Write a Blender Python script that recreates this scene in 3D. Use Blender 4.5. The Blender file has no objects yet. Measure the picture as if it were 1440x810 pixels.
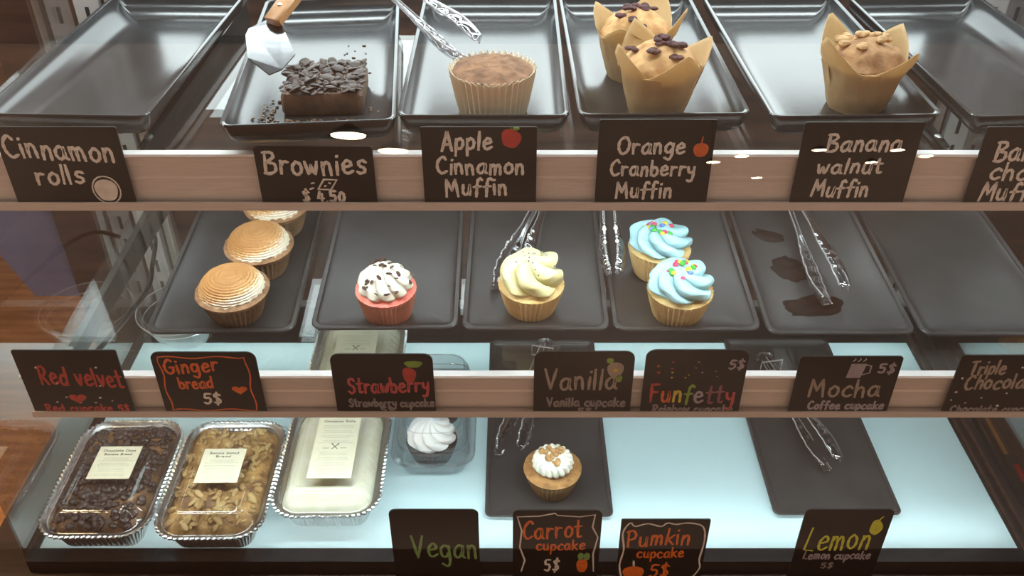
import bpy, math, random
from mathutils import Vector, Matrix, noise
random.seed(7)
sc = bpy.context.scene
COL = sc.collection
R = math.radians
pi = math.pi

# ------------------------------------------------------------------ camera, world, exposure
CAM_Z = 0.905
cam = bpy.data.objects.new('camera', bpy.data.cameras.new('camera'))
COL.objects.link(cam)
cam.location = (0, 0, CAM_Z)
cam.rotation_euler = (R(90 - 36), 0, 0)
cam.data.sensor_width = 36
cam.data.lens = 1300 / 1440 * 36
cam.data.clip_start = 0.01
sc.camera = cam
sc.view_settings.view_transform = 'Standard'
sc.view_settings.look = 'None'
sc.view_settings.exposure = 0.12
sc.view_settings.gamma = 1.0
sc.view_settings.use_curve_mapping = False
sc.cycles.transparent_max_bounces = 32
sc.cycles.max_bounces = 10
sc.cycles.sample_clamp_indirect = 4.0

LED_DECK = 42.0
LED_SHELF = 52.0
LED_ROOF = 21.0
LED_BACK = 4.2
ROOM = 1.05
LED_COL = (0.86, 0.98, 1.0)

world = bpy.data.worlds.new('room_light')
sc.world = world
world.use_nodes = True
wn = world.node_tree.nodes; wl = world.node_tree.links
wbg = wn['Background']
tc = wn.new('ShaderNodeTexCoord'); mp = wn.new('ShaderNodeMapping'); nz = wn.new('ShaderNodeTexNoise'); rp = wn.new('ShaderNodeValToRGB')
mp.inputs['Scale'].default_value = (1.2, 1.2, 3.0)
nz.inputs['Scale'].default_value = 1.6; nz.inputs['Detail'].default_value = 3
rp.color_ramp.elements[0].position = 0.3; rp.color_ramp.elements[0].color = (0.30, 0.17, 0.11, 1)
rp.color_ramp.elements[1].position = 0.75; rp.color_ramp.elements[1].color = (1.0, 0.62, 0.42, 1)
wl.new(tc.outputs['Generated'], mp.inputs['Vector']); wl.new(mp.outputs['Vector'], nz.inputs['Vector'])
wl.new(nz.outputs['Fac'], rp.inputs['Fac']); wl.new(rp.outputs['Color'], wbg.inputs['Color'])
wbg.inputs['Strength'].default_value = ROOM

# ------------------------------------------------------------------ materials
def nodes_of(m):
    m.use_nodes = True
    return m.node_tree.nodes, m.node_tree.links
def mat(name, col, rough=0.5, var=0.12, scale=40, bump=0.0, metal=0.0, spec=0.5, sss=0.0, col2=None, stretch=None, bscale=None, coat=0.0):
    m = bpy.data.materials.new(name); n, l = nodes_of(m); b = n['Principled BSDF']
    b.inputs['Roughness'].default_value = rough; b.inputs['Metallic'].default_value = metal
    b.inputs['Specular IOR Level'].default_value = spec
    if coat: b.inputs['Coat Weight'].default_value = coat; b.inputs['Coat Roughness'].default_value = 0.12
    if sss:
        b.inputs['Subsurface Weight'].default_value = sss
        b.inputs['Subsurface Radius'].default_value = (0.006, 0.005, 0.004)
        b.inputs['Subsurface Scale'].default_value = 1.0
    t = n.new('ShaderNodeTexCoord'); x = n.new('ShaderNodeTexNoise'); r = n.new('ShaderNodeValToRGB'); mpn = n.new('ShaderNodeMapping')
    if stretch: mpn.inputs['Scale'].default_value = stretch
    x.inputs['Scale'].default_value = scale; x.inputs['Detail'].default_value = 4
    l.new(t.outputs['Object'], mpn.inputs['Vector']); l.new(mpn.outputs['Vector'], x.inputs['Vector'])
    c2 = col2 or tuple(min(1, c * (1 + var)) for c in col)
    c1 = col if col2 else tuple(c * (1 - var) for c in col)
    r.color_ramp.elements[0].position = 0.35; r.color_ramp.elements[0].color = (*c1, 1)
    r.color_ramp.elements[1].position = 0.65; r.color_ramp.elements[1].color = (*c2, 1)
    l.new(x.outputs['Fac'], r.inputs['Fac']); l.new(r.outputs['Color'], b.inputs['Base Color'])
    if bump:
        y = n.new('ShaderNodeTexNoise'); y.inputs['Scale'].default_value = bscale or scale * 2; y.inputs['Detail'].default_value = 5
        bp = n.new('ShaderNodeBump'); bp.inputs['Strength'].default_value = bump; bp.inputs['Distance'].default_value = 0.002
        l.new(mpn.outputs['Vector'], y.inputs['Vector']); l.new(y.outputs['Fac'], bp.inputs['Height']); l.new(bp.outputs['Normal'], b.inputs['Normal'])
    return m
def clear(name, tint, gloss_rough, f0, f1=1.0, smudge=0.0, power=4.0, gcol=(1, 1, 1)):
    """clear sheet: straight-through transmission with a Schlick reflection; same from either face"""
    m = bpy.data.materials.new(name); n, l = nodes_of(m)
    n.remove(n['Principled BSDF']); out = n['Material Output']
    tr = n.new('ShaderNodeBsdfTransparent'); tr.inputs['Color'].default_value = (*tint, 1)
    gl = n.new('ShaderNodeBsdfGlossy'); gl.inputs['Roughness'].default_value = gloss_rough; gl.inputs['Color'].default_value = (*gcol, 1)
    lw = n.new('ShaderNodeLayerWeight'); lw.inputs['Blend'].default_value = 0.5
    pw = n.new('ShaderNodeMath'); pw.operation = 'POWER'; pw.inputs[1].default_value = power
    mr = n.new('ShaderNodeMapRange'); mr.inputs['To Min'].default_value = f0; mr.inputs['To Max'].default_value = f1
    mx = n.new('ShaderNodeMixShader')
    l.new(lw.outputs['Facing'], pw.inputs[0]); l.new(pw.outputs[0], mr.inputs['Value']); l.new(mr.outputs[0], mx.inputs['Fac'])
    l.new(tr.outputs[0], mx.inputs[1]); l.new(gl.outputs[0], mx.inputs[2]); l.new(mx.outputs[0], out.inputs['Surface'])
    return m
def emit(name, col, s):
    m = bpy.data.materials.new(name); n, l = nodes_of(m); n.remove(n['Principled BSDF'])
    e = n.new('ShaderNodeEmission'); e.inputs['Color'].default_value = (*col, 1); e.inputs['Strength'].default_value = s
    l.new(e.outputs[0], n['Material Output'].inputs['Surface']); return m

M = {}
M['melamine'] = mat('black_melamine', (0.040, 0.036, 0.035), 0.30, 0.15, 25, 0.05)
M['melamine_gloss'] = mat('glossy_black_melamine', (0.035, 0.032, 0.032), 0.20, 0.15, 25, 0.03, spec=0.9)
M['chalkboard'] = mat('black_card', (0.010, 0.009, 0.009), 0.45, 0.2, 60, 0.03, spec=0.3)
M['steel'] = mat('brushed_steel', (0.62, 0.60, 0.58), 0.38, 0.06, 60, 0.02, metal=0.9, stretch=(0.4, 6, 6))
M['rail'] = mat('satin_rail', (0.82, 0.78, 0.77), 0.42, 0.05, 200, 0.05, metal=0.15, stretch=(0.2, 4, 4))
M['standard'] = mat('grey_painted_steel', (0.42, 0.41, 0.41), 0.45, 0.06, 40, metal=0.3)
M['bracket_steel'] = mat('dark_bracket_steel', (0.16, 0.155, 0.15), 0.3, 0.06, 40, metal=0.8)
M['slot'] = mat('dark_slot', (0.012, 0.011, 0.011), 0.8)
M['wood_dark'] = mat('dark_stained_wood', (0.022, 0.011, 0.008), 0.45, 0.2, 14, 0.1, col2=(0.055, 0.027, 0.018), stretch=(0.6, 8, 8))
M['wood_wall'] = mat('brown_wall_wood', (0.028, 0.015, 0.011), 0.4, 0.2, 9, 0.1, col2=(0.085, 0.04, 0.026), stretch=(0.5, 6, 6))
M['wood_orange'] = mat('amber_counter_wood', (0.42, 0.17, 0.05), 0.4, 0.2, 10, 0.05, col2=(0.7, 0.33, 0.12), stretch=(0.7, 7, 7))
M['wood_handle'] = mat('oiled_handle_wood', (0.36, 0.17, 0.07), 0.4, 0.2, 30, 0.1, col2=(0.52, 0.27, 0.12), stretch=(1, 1, 0.15))
M['floor_wood'] = mat('brown_floor_wood', (0.16, 0.075, 0.045), 0.5, 0.2, 6, 0.05, col2=(0.26, 0.13, 0.08), stretch=(5, .6, 5))
M['tile_dark'] = mat('dark_ledge', (0.016, 0.012, 0.011), 0.35, 0.3, 30, 0.15, stretch=(1, 3, 1))
M['grey_ledge'] = mat('grey_ledge', (0.10, 0.095, 0.09), 0.3, 0.1, 20)
M['black_plastic'] = mat('black_cable', (0.02, 0.02, 0.022), 0.4)
M['glass'] = clear('shelf_glass', (0.93, 0.965, 0.96), 0.0, 0.06, 1.0, power=5)
M['glass_front'] = clear('front_glass', (0.985, 0.99, 0.985), 0.0, 0.021, 1.0, power=5)
M['glass_side'] = clear('side_glass', (0.86, 0.86, 0.85), 0.015, 0.20, 1.0, power=3)
M['clear_plastic'] = clear('clear_plastic', (0.95, 0.955, 0.96), 0.10, 0.075, 0.85, power=2.2)
M['clear_tongs'] = clear('clear_tong_plastic', (0.80, 0.80, 0.82), 0.10, 0.13, 1.0, power=1.7)
M['foil'] = mat('aluminium_foil', (0.80, 0.80, 0.80), 0.28, 0.05, 60, 0.6, metal=1.0, bscale=160)
M['paper'] = mat('cream_label', (0.66, 0.62, 0.46), 0.7, 0.03, 50)
M['ink'] = mat('grey_ink', (0.10, 0.10, 0.085), 0.8)
M['pale_ink'] = mat('pale_ink', (0.42, 0.42, 0.34), 0.8)
M['parchment'] = mat('parchment', (0.66, 0.47, 0.25), 0.6, 0.08, 60, 0.5, sss=0.0, bscale=45)
_n, _l = nodes_of(M['parchment']); _t = _n.new('ShaderNodeBsdfTranslucent'); _t.inputs['Color'].default_value = (0.85, 0.66, 0.38, 1); _mx = _n.new('ShaderNodeMixShader'); _mx.inputs[0].default_value = 0.38
_o = _n['Material Output']; _l.new(_o.inputs['Surface'].links[0].from_socket, _mx.inputs[1]); _l.new(_t.outputs[0], _mx.inputs[2]); _l.new(_mx.outputs[0], _o.inputs['Surface'])
M['muffin_crumb'] = mat('muffin_crumb', (0.40, 0.19, 0.065), 0.75, 0.2, 60, 0.6, col2=(0.66, 0.40, 0.17), bscale=150)
M['walnut_crumb'] = mat('walnut_muffin_crumb', (0.24, 0.11, 0.04), 0.75, 0.2, 60, 0.7, col2=(0.46, 0.25, 0.11), bscale=150)
M['cinnamon_crumb'] = mat('cinnamon_crumb', (0.14, 0.062, 0.028), 0.8, 0.2, 70, 0.8, col2=(0.30, 0.15, 0.075), bscale=190)
M['berry'] = mat('dark_berry', (0.06, 0.012, 0.010), 0.55, 0.3, 60, 0.3, spec=0.25)
M['liner_cream'] = mat('cream_paper', (0.84, 0.70, 0.50), 0.65, 0.06, 40)
M['liner_gold'] = mat('golden_paper', (0.76, 0.55, 0.26), 0.6, 0.1, 50)
M['liner_brown'] = mat('brown_paper', (0.21, 0.135, 0.075), 0.65, 0.2, 90)
M['liner_pink'] = mat('pink_paper', (0.56, 0.24, 0.16), 0.65, 0.15, 60)
M['liner_carrot'] = mat('tan_paper', (0.34, 0.19, 0.07), 0.6, 0.15, 60)
M['liner_dark'] = mat('dark_paper', (0.07, 0.055, 0.05), 0.6, 0.3, 90)
M['cake_brown'] = mat('ginger_cake', (0.20, 0.10, 0.045), 0.8, 0.2, 70, 0.7, col2=(0.36, 0.20, 0.10), bscale=200)
M['cake_pink'] = mat('strawberry_cake', (0.72, 0.16, 0.13), 0.8, 0.15, 70, 0.7, col2=(0.85, 0.27, 0.2), bscale=200)
M['cake_gold'] = mat('vanilla_cake', (0.62, 0.40, 0.14), 0.8, 0.15, 70, 0.7, col2=(0.74, 0.53, 0.24), bscale=200)
M['cake_carrot'] = mat('carrot_cake', (0.20, 0.09, 0.025), 0.8, 0.15, 90, 0.9, col2=(0.38, 0.19, 0.06), bscale=200)
M['cake_choc'] = mat('chocolate_cake', (0.035, 0.02, 0.015), 0.8, 0.15, 70, 0.7)
M['frost_white'] = mat('white_frosting', (0.86, 0.84, 0.72), 0.45, 0.02, 40, 0.05, sss=0.25)
M['frost_whipped'] = mat('whipped_frosting', (0.90, 0.90, 0.86), 0.45, 0.02, 40, 0.05, sss=0.25)
M['frost_vanilla'] = mat('vanilla_frosting', (0.87, 0.82, 0.44), 0.4, 0.03, 40, 0.05, sss=0.25)
M['frost_blue'] = mat('pale_blue_frosting', (0.46, 0.77, 0.84), 0.45, 0.03, 40, 0.05, sss=0.2)
M['choc_bits'] = mat('chocolate_bits', (0.06, 0.024, 0.016), 0.45, 0.3, 80)
M['choc_smear'] = mat('chocolate_smear', (0.012, 0.004, 0.002), 0.42, 0.4, 90, 0.3, spec=0.22, bscale=120)
M['brownie'] = mat('brownie_side', (0.13, 0.066, 0.035), 0.5, 0.2, 90, 0.4, col2=(0.20, 0.105, 0.058))
M['brownie_top'] = mat('brownie_flakes', (0.05, 0.026, 0.018), 0.42, 0.3, 90, 0.5)
M['walnut'] = mat('walnut_piece', (0.36, 0.19, 0.07), 0.6, 0.2, 120, 0.5, col2=(0.58, 0.36, 0.16))
M['pearl'] = mat('silver_pearl', (0.65, 0.65, 0.66), 0.25, 0.05, 50, metal=0.7)
M['smear_white'] = mat('frosting_smear', (0.85, 0.85, 0.82), 0.5, 0.03, 80)
M['bread_choc'] = mat('chocolate_bread', (0.05, 0.025, 0.014), 0.55, 0.2, 50, 0.8, col2=(0.24, 0.115, 0.04))
M['bread_walnut'] = mat('walnut_bread', (0.16, 0.075, 0.025), 0.6, 0.2, 55, 0.9, col2=(0.48, 0.28, 0.09))
M['rolls_icing'] = mat('cream_icing', (0.70, 0.68, 0.50), 0.4, 0.05, 26, 0.3, col2=(0.78, 0.76, 0.62), bscale=30)
M['stand_in_blue'] = mat('blue_stand_in_colour', (0.24, 0.34, 0.95), 0.5, 0.15, 12)
M['orange_tape'] = mat('orange_tape', (0.80, 0.42, 0.14), 0.5)
M['red_tape'] = mat('red_tape', (0.80, 0.05, 0.05), 0.5)
M['purple_box'] = mat('lilac_card', (0.30, 0.24, 0.42), 0.5)
M['pink_box'] = mat('pink_card', (0.65, 0.16, 0.2), 0.5)
for nm, c in dict(green=(0.05, 0.45, 0.06), yellow=(0.85, 0.68, 0.05), red=(0.75, 0.04, 0.05), pinkd=(0.75, 0.06, 0.18), blue=(0.16, 0.30, 0.75), orange=(0.85, 0.2, 0.03)).items():
    M['candy_' + nm] = mat('candy_' + nm, c, 0.35, 0.05)
for nm, c in dict(white=(0.95, 0.93, 0.92), orange=(0.85, 0.17, 0.03), red=(0.55, 0.06, 0.05), grey=(0.30, 0.28, 0.31), lilac=(0.42, 0.40, 0.50), green=(0.24, 0.46, 0.16), lime=(0.72, 0.80, 0.06), leaf=(0.25, 0.45, 0.06), carrot=(0.9, 0.2, 0.02), tomato=(0.60, 0.05, 0.04), yellow=(0.75, 0.62, 0.08), rose=(0.60, 0.10, 0.12), plum=(0.30, 0.10, 0.16), taupe=(0.42, 0.36, 0.32)).items():
    M['ink_' + nm] = mat('marker_' + nm, c, 0.6, 0.12, 90)
M['led'] = emit('led_light', LED_COL, LED_SHELF)
M['led_roof'] = emit('roof_led_light', LED_COL, LED_ROOF)
M['led_back'] = emit('rear_led_light', LED_COL, LED_BACK)
M['led_deck'] = emit('deck_led_light', LED_COL, LED_DECK)
M['bulb'] = emit('warm_bulb', (1.0, 0.72, 0.42), 90)
# translucent white acrylic deck
def acrylic():
    m = bpy.data.materials.new('white_acrylic'); n, l = nodes_of(m); n.remove(n['Principled BSDF'])
    d = n.new('ShaderNodeBsdfDiffuse'); d.inputs['Color'].default_value = (0.60, 0.77, 0.80, 1)
    t = n.new('ShaderNodeBsdfTranslucent'); t.inputs['Color'].default_value = (0.93, 0.98, 0.98, 1)
    g = n.new('ShaderNodeBsdfGlossy'); g.inputs['Roughness'].default_value = 0.25
    a = n.new('ShaderNodeMixShader'); a.inputs[0].default_value = 0.42
    b = n.new('ShaderNodeMixShader'); b.inputs[0].default_value = 0.05
    l.new(d.outputs[0], a.inputs[1]); l.new(t.outputs[0], a.inputs[2]); l.new(a.outputs[0], b.inputs[1]); l.new(g.outputs[0], b.inputs[2])
    l.new(b.outputs[0], n['Material Output'].inputs['Surface']); return m
M['acrylic'] = acrylic()
# toasted swirl: cream below and on one side, brown dusting elsewhere
def dusted():
    m = bpy.data.materials.new('dusted_frosting'); n, l = nodes_of(m); b = n['Principled BSDF']
    b.inputs['Roughness'].default_value = 0.6
    t = n.new('ShaderNodeTexCoord'); dt = n.new('ShaderNodeVectorMath'); dt.operation = 'DOT_PRODUCT'; dt.inputs[1].default_value = (-9, 7, 40)
    x = n.new('ShaderNodeTexNoise'); x.inputs['Scale'].default_value = 420; x.inputs['Detail'].default_value = 4
    ad = n.new('ShaderNodeMath'); ad.operation = 'MULTIPLY_ADD'; ad.inputs[1].default_value = 0.75
    r = n.new('ShaderNodeValToRGB'); e = r.color_ramp.elements
    e[0].position = 0.30; e[0].color = (0.84, 0.76, 0.60, 1); e[1].position = 0.80; e[1].color = (0.40, 0.19, 0.06, 1)
    q = e.new(0.52); q.color = (0.62, 0.36, 0.15, 1)
    sb = n.new('ShaderNodeMath'); sb.operation = 'SUBTRACT'; sb.inputs[1].default_value = 1.56
    l.new(t.outputs['Object'], dt.inputs[0]); l.new(t.outputs['Object'], x.inputs['Vector'])
    l.new(x.outputs['Fac'], ad.inputs[0]); l.new(dt.outputs['Value'], ad.inputs[2]); l.new(ad.outputs[0], sb.inputs[0])
    l.new(sb.outputs[0], r.inputs['Fac']); l.new(r.outputs['Color'], b.inputs['Base Color'])
    return m
M['frost_dusted'] = dusted()

# ------------------------------------------------------------------ mesh helpers
class MB:
    def __init__(s): s.v = []; s.f = []; s.m = []
    def add(s, vs, fs, mi=0):
        o = len(s.v); s.v += [tuple(v) for v in vs]
        for f in fs: s.f.append(tuple(i + o for i in f)); s.m.append(mi)
        return s
    def box(s, x0, x1, y0, y1, z0, z1, mi=0):
        return s.add([(x0, y0, z0), (x1, y0, z0), (x1, y1, z0), (x0, y1, z0), (x0, y0, z1), (x1, y0, z1), (x1, y1, z1), (x0, y1, z1)],
                     [(3, 2, 1, 0), (4, 5, 6, 7), (0, 1, 5, 4), (1, 2, 6, 5), (2, 3, 7, 6), (3, 0, 4, 7)], mi)
    def loft(s, rings, cap0=True, cap1=True, mi=0):
        n = len(rings[0]); vs = [p for r in rings for p in r]; fs = []
        for k in range(len(rings) - 1):
            for i in range(n):
                j = (i + 1) % n
                fs.append((k * n + i, k * n + j, (k + 1) * n + j, (k + 1) * n + i))
        if cap0: fs.append(tuple(reversed(range(n))))
        if cap1: fs.append(tuple(range((len(rings) - 1) * n, len(rings) * n)))
        return s.add(vs, fs, mi)
    def tube(s, pts, rad, n=8, mi=0, flat=None):
        pts = [Vector(p) for p in pts]; rings = []
        for i, p in enumerate(pts):
            d = (pts[min(i + 1, len(pts) - 1)] - pts[max(i - 1, 0)])
            d = d.normalized() if d.length > 1e-9 else Vector((1, 0, 0))
            up = Vector((0, 0, 1)) if abs(d.z) < 0.95 else Vector((0, 1, 0))
            a = d.cross(up).normalized(); b = a.cross(d).normalized()
            r = rad[i] if isinstance(rad, (list, tuple)) else rad
            rings.append([p + a * math.cos(2 * pi * k / n) * r + b * math.sin(2 * pi * k / n) * r for k in range(n)])
        return s.loft(rings, mi=mi)
    def ball(s, c, r, nu=8, nv=6, mi=0, sq=(1, 1, 1), rot=None):
        c = Vector(c); rings = []; 
        for k in range(1, nv):
            t = pi * k / nv; ring = []
            for i in range(nu):
                p = Vector((math.sin(t) * math.cos(2 * pi * i / nu) * r * sq[0], math.sin(t) * math.sin(2 * pi * i / nu) * r * sq[1], -math.cos(t) * r * sq[2]))
                if rot: p = rot @ p
                ring.append(c + p)
            rings.append(ring)
        return s.loft(rings, mi=mi)
    def build(s, name, mats, parent=None, smooth=True, sharp=35, loc=None):
        me = bpy.data.meshes.new(name); me.from_pydata(s.v, [], s.f)
        mats = mats if isinstance(mats, (list, tuple)) else [mats]
        for m in mats: me.materials.append(M[m] if isinstance(m, str) else m)
        for p, i in zip(me.polygons, s.m): p.material_index = i; p.use_smooth = smooth
        me.update()
        if smooth and sharp: me.set_sharp_from_angle(angle=R(sharp))
        o = bpy.data.objects.new(name, me); COL.objects.link(o)
        if parent: o.parent = parent
        if loc: o.location = loc
        return o
def tag(o, label, cat, group=None, kind=None):
    if label: o['label'] = label
    if cat: o['category'] = cat
    if group: o['group'] = group
    if kind: o['kind'] = kind
    return o
def empty(name, loc, rz=0, rx=0):
    o = bpy.data.objects.new(name, None); COL.objects.link(o); o.empty_display_size = 0.02
    o.location = loc; o.rotation_euler = (rx, 0, rz); return o
def thing(name, label, cat, loc, rz=0, rx=0, group=None):
    return tag(empty(name, loc, rz, rx), label, cat, group)
def copy_tree(o, parent=None):
    c = o.copy(); COL.objects.link(c)
    if parent: c.parent = parent
    for ch in o.children: copy_tree(ch, c)
    return c
def clone(src, label, loc, rz, rx=0):
    c = copy_tree(src); c.location = loc; c.rotation_euler = (rx, 0, rz); c['label'] = label; return c
def rrect(hw, hl, r, z, n=6):
    r = min(r, hw * .999, hl * .999); out = []
    for (cx, cy, a0) in ((hw - r, hl - r, 0), (-hw + r, hl - r, 90), (-hw + r, -hl + r, 180), (hw - r, -hl + r, 270)):
        for k in range(n + 1):
            a = R(a0 + 90 * k / n); out.append((cx + r * math.cos(a), cy + r * math.sin(a), z))
    return out
def circ(r, z, n=32, cx=0, cy=0): return [(cx + r * math.cos(2 * pi * i / n), cy + r * math.sin(2 * pi * i / n), z) for i in range(n)]
def smooth_pts(p, k=5):
    if len(p) < 3: 
        return p
    out = []
    for i in range(len(p) - 1):
        p0 = p[max(i - 1, 0)]; p1 = p[i]; p2 = p[i + 1]; p3 = p[min(i + 2, len(p) - 1)]
        for j in range(k):
            t = j / k
            out.append(tuple(0.5 * ((2 * b) + (-a + c) * t + (2 * a - 5 * b + 4 * c - d) * t * t + (-a + 3 * b - 3 * c + d) * t ** 3) for a, b, c, d in zip(p0, p1, p2, p3)))
    out.append(p[-1]); return out

# ------------------------------------------------------------------ hand lettering (stroke glyphs)
O_ = [(.25, .6), (.07, .42), (.08, .14), (.26, 0), (.45, .15), (.45, .45), (.27, .6), (.2, .58)]
G = {
 'a': (.58, [[(.46, .5), (.3, .6), (.08, .42), (.06, .15), (.22, .01), (.4, .16), (.47, .5)], [(.48, .58), (.48, .12), (.58, .02)]]),
 'b': (.52, [[(.07, 1), (.07, .04)], [(.07, .36), (.28, .58), (.46, .4), (.43, .1), (.24, 0), (.07, .1)]]),
 'c': (.5, [[(.46, .48), (.3, .6), (.08, .4), (.08, .14), (.28, 0), (.48, .1)]]),
 'd': (.55, [[(.46, .48), (.28, .58), (.06, .38), (.08, .1), (.26, 0), (.46, .2)], [(.48, 1), (.48, 0)]]),
 'e': (.54, [[(.08, .3), (.3, .33), (.46, .4), (.38, .57), (.22, .58), (.07, .36), (.12, .08), (.3, 0), (.52, .12)]]),
 'f': (.44, [[(.44, .9), (.32, 1), (.2, .85), (.18, .4), (.18, -.08)], [(.0, .5), (.4, .53)]]),
 'g': (.54, [[(.46, .48), (.28, .6), (.07, .42), (.1, .12), (.3, .06), (.46, .28)], [(.48, .58), (.48, -.15), (.32, -.38), (.08, -.26)]]),
 'h': (.5, [[(.06, 1), (.06, 0)], [(.06, .35), (.24, .58), (.4, .48), (.44, 0)]]),
 'i': (.16, [[(.07, .6), (.08, 0)], [(.08, .84), (.1, .88)]]),
 'k': (.5, [[(.06, 1), (.06, 0)], [(.45, .6), (.08, .28)], [(.14, .34), (.48, 0)]]),
 'l': (.16, [[(.08, 1), (.06, 0)]]),
 'm': (.72, [[(.05, .6), (.06, 0)], [(.06, .38), (.2, .6), (.32, .45), (.33, 0)], [(.33, .38), (.48, .6), (.6, .45), (.64, 0)]]),
 'n': (.5, [[(.05, .6), (.06, 0)], [(.06, .35), (.22, .6), (.38, .48), (.42, 0)]]),
 'o': (.52, [O_]),
 'p': (.52, [[(.07, .58), (.06, -.36)], [(.07, .42), (.28, .6), (.46, .4), (.4, .1), (.22, .02), (.07, .12)]]),
 'r': (.42, [[(.06, .6), (.07, 0)], [(.07, .34), (.2, .55), (.4, .54)]]),
 's': (.46, [[(.42, .52), (.25, .6), (.09, .5), (.15, .35), (.36, .24), (.38, .08), (.2, 0), (.04, .08)]]),
 't': (.42, [[(.2, .95), (.19, .12), (.3, .01), (.4, .06)], [(.0, .6), (.4, .63)]]),
 'u': (.52, [[(.06, .6), (.06, .15), (.22, .01), (.4, .18), (.43, .6)], [(.43, .6), (.46, 0)]]),
 'v': (.44, [[(.03, .6), (.21, 0), (.42, .6)]]),
 'w': (.64, [[(.04, .6), (.15, .02), (.3, .45)], [(.3, .45), (.44, .02), (.6, .6)]]),
 'y': (.5, [[(.05, .6), (.1, .3), (.26, .22), (.42, .34)], [(.45, .6), (.42, -.1), (.28, -.36), (.08, -.28)]]),
 'A': (.66, [[(.04, 0), (.32, 1), (.36, 1), (.62, 0)], [(.12, .36), (.54, .38)]]),
 'B': (.6, [[(.08, 1), (.08, 0)], [(.0, .98), (.38, .98), (.46, .76), (.1, .52)], [(.1, .52), (.5, .45), (.54, .14), (.3, 0), (.03, .02)]]),
 'C': (.62, [[(.56, .84), (.38, 1), (.1, .7), (.08, .28), (.3, 0), (.6, .14)]]),
 'F': (.52, [[(.1, 1), (.08, 0)], [(.1, .98), (.5, 1)], [(.1, .54), (.42, .56)]]),
 'G': (.68, [[(.58, .88), (.38, 1), (.1, .7), (.08, .28), (.32, .0), (.58, .14), (.6, .44)], [(.38, .44), (.66, .44)]]),
 'K': (.56, [[(.07, 1), (.07, 0)], [(.5, .95), (.09, .42)], [(.16, .5), (.54, 0)]]),
 'L': (.54, [[(.2, 1), (.06, .05), (.5, .0)]]),
 'M': (.82, [[(.06, 0), (.14, 1)], [(.14, 1), (.4, .35)], [(.4, .35), (.64, 1)], [(.64, 1), (.74, 0)]]),
 'N': (.7, [[(.07, 0), (.1, 1)], [(.1, 1), (.54, 0)], [(.54, 0), (.58, 1)]]),
 'O': (.74, [[(.4, 1), (.12, .8), (.06, .36), (.28, 0), (.58, .14), (.68, .6), (.5, .95), (.34, .98)]]),
 'P': (.56, [[(.1, .96), (.07, 0)], [(.02, .92), (.34, 1), (.52, .74), (.4, .5), (.1, .42)]]),
 'R': (.6, [[(.1, .96), (.08, 0)], [(.0, .92), (.34, 1), (.5, .76), (.36, .52), (.1, .48)], [(.2, .48), (.56, 0)]]),
 'S': (.56, [[(.5, .84), (.32, 1), (.1, .84), (.16, .6), (.44, .42), (.46, .14), (.24, 0), (.04, .14)]]),
 'T': (.6, [[(.02, .96), (.58, 1)], [(.3, .98), (.26, 0)]]),
 'V': (.64, [[(.04, 1), (.3, 0)], [(.3, 0), (.6, 1)]]),
 'W': (.8, [[(.04, 1), (.2, 0)], [(.2, 0), (.4, .6)], [(.4, .6), (.56, 0)], [(.56, 0), (.78, 1)]]),
 '0': (.52, [[(.26, .8), (.07, .5), (.1, .14), (.28, 0), (.45, .25), (.42, .6), (.24, .8)]]),
 '4': (.5, [[(.22, .86), (.06, .34), (.48, .34)], [(.38, .7), (.34, 0)]]),
 '5': (.52, [[(.46, .86), (.12, .84), (.1, .5), (.34, .52), (.44, .26), (.26, 0), (.04, .1)]]),
 '$': (.52, [[(.46, .74), (.26, .84), (.08, .68), (.4, .34), (.38, .12), (.2, .02), (.04, .12)], [(.28, 1), (.2, -.12)]]),
 '.': (.2, [[(.08, .02), (.1, .04)]]), ' ': (.34, []), '&': (.2, []),
}
def text_strokes(txt, x0, x1, base, cap, slope=0.0, jitter=0.03):
    """handwritten strokes, fitted between x0 and x1; list of (character index, points)"""
    w = sum(G[c][0] for c in txt) + 0.14 * (len(txt) - 1)
    k = (x1 - x0) / w; cur = 0; out = []
    for i, c in enumerate(txt):
        dy = random.uniform(-jitter, jitter) * cap * 1.5; sh = random.uniform(-.06, .1)
        for st in G[c][1]:
            pts = [(x0 + (cur + px + sh * py) * k, base + dy + py * cap + slope * (cur + px) * k) for px, py in st]
            sharp = c in 'AVWMNLKTFvwk4' and len(st) < 4 and c not in 'vw'
            out.append((i, pts if sharp else smooth_pts(pts, 5)))
        cur += G[c][0] + 0.14
    return out
def stroke(mb, pts, y, w, mi=0, th=0.0005):
    """a flat marker line on a vertical card: points (x,z), front at y"""
    P = [Vector((p[0], y, p[1])) for p in pts]
    n = 6
    if len(P) == 2: P = [P[0].lerp(P[1], t / 3) for t in range(4)]
    rings = []
    for i, p in enumerate(P):
        d = P[min(i + 1, len(P) - 1)] - P[max(i - 1, 0)]
        d = d.normalized() if d.length > 1e-9 else Vector((1, 0, 0))
        a = Vector((d.z, 0, -d.x)); r = w * (0.9 + 0.16 * math.sin(i * 1.7 + p.x * 900))
        if i in (0, len(P) - 1): r *= 0.75
        rings.append([p + a * (math.cos(2 * pi * k / n) * r) + Vector((0, -math.sin(2 * pi * k / n) * th, 0)) for k in range(n)])
    mb.loft(rings)
    for e, q in ((P[0], P[1]), (P[-1], P[-2])):                    # round pen ends
        mb.ball(e, w * 0.85, 8, 4, sq=(1, th / w, 1))
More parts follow.
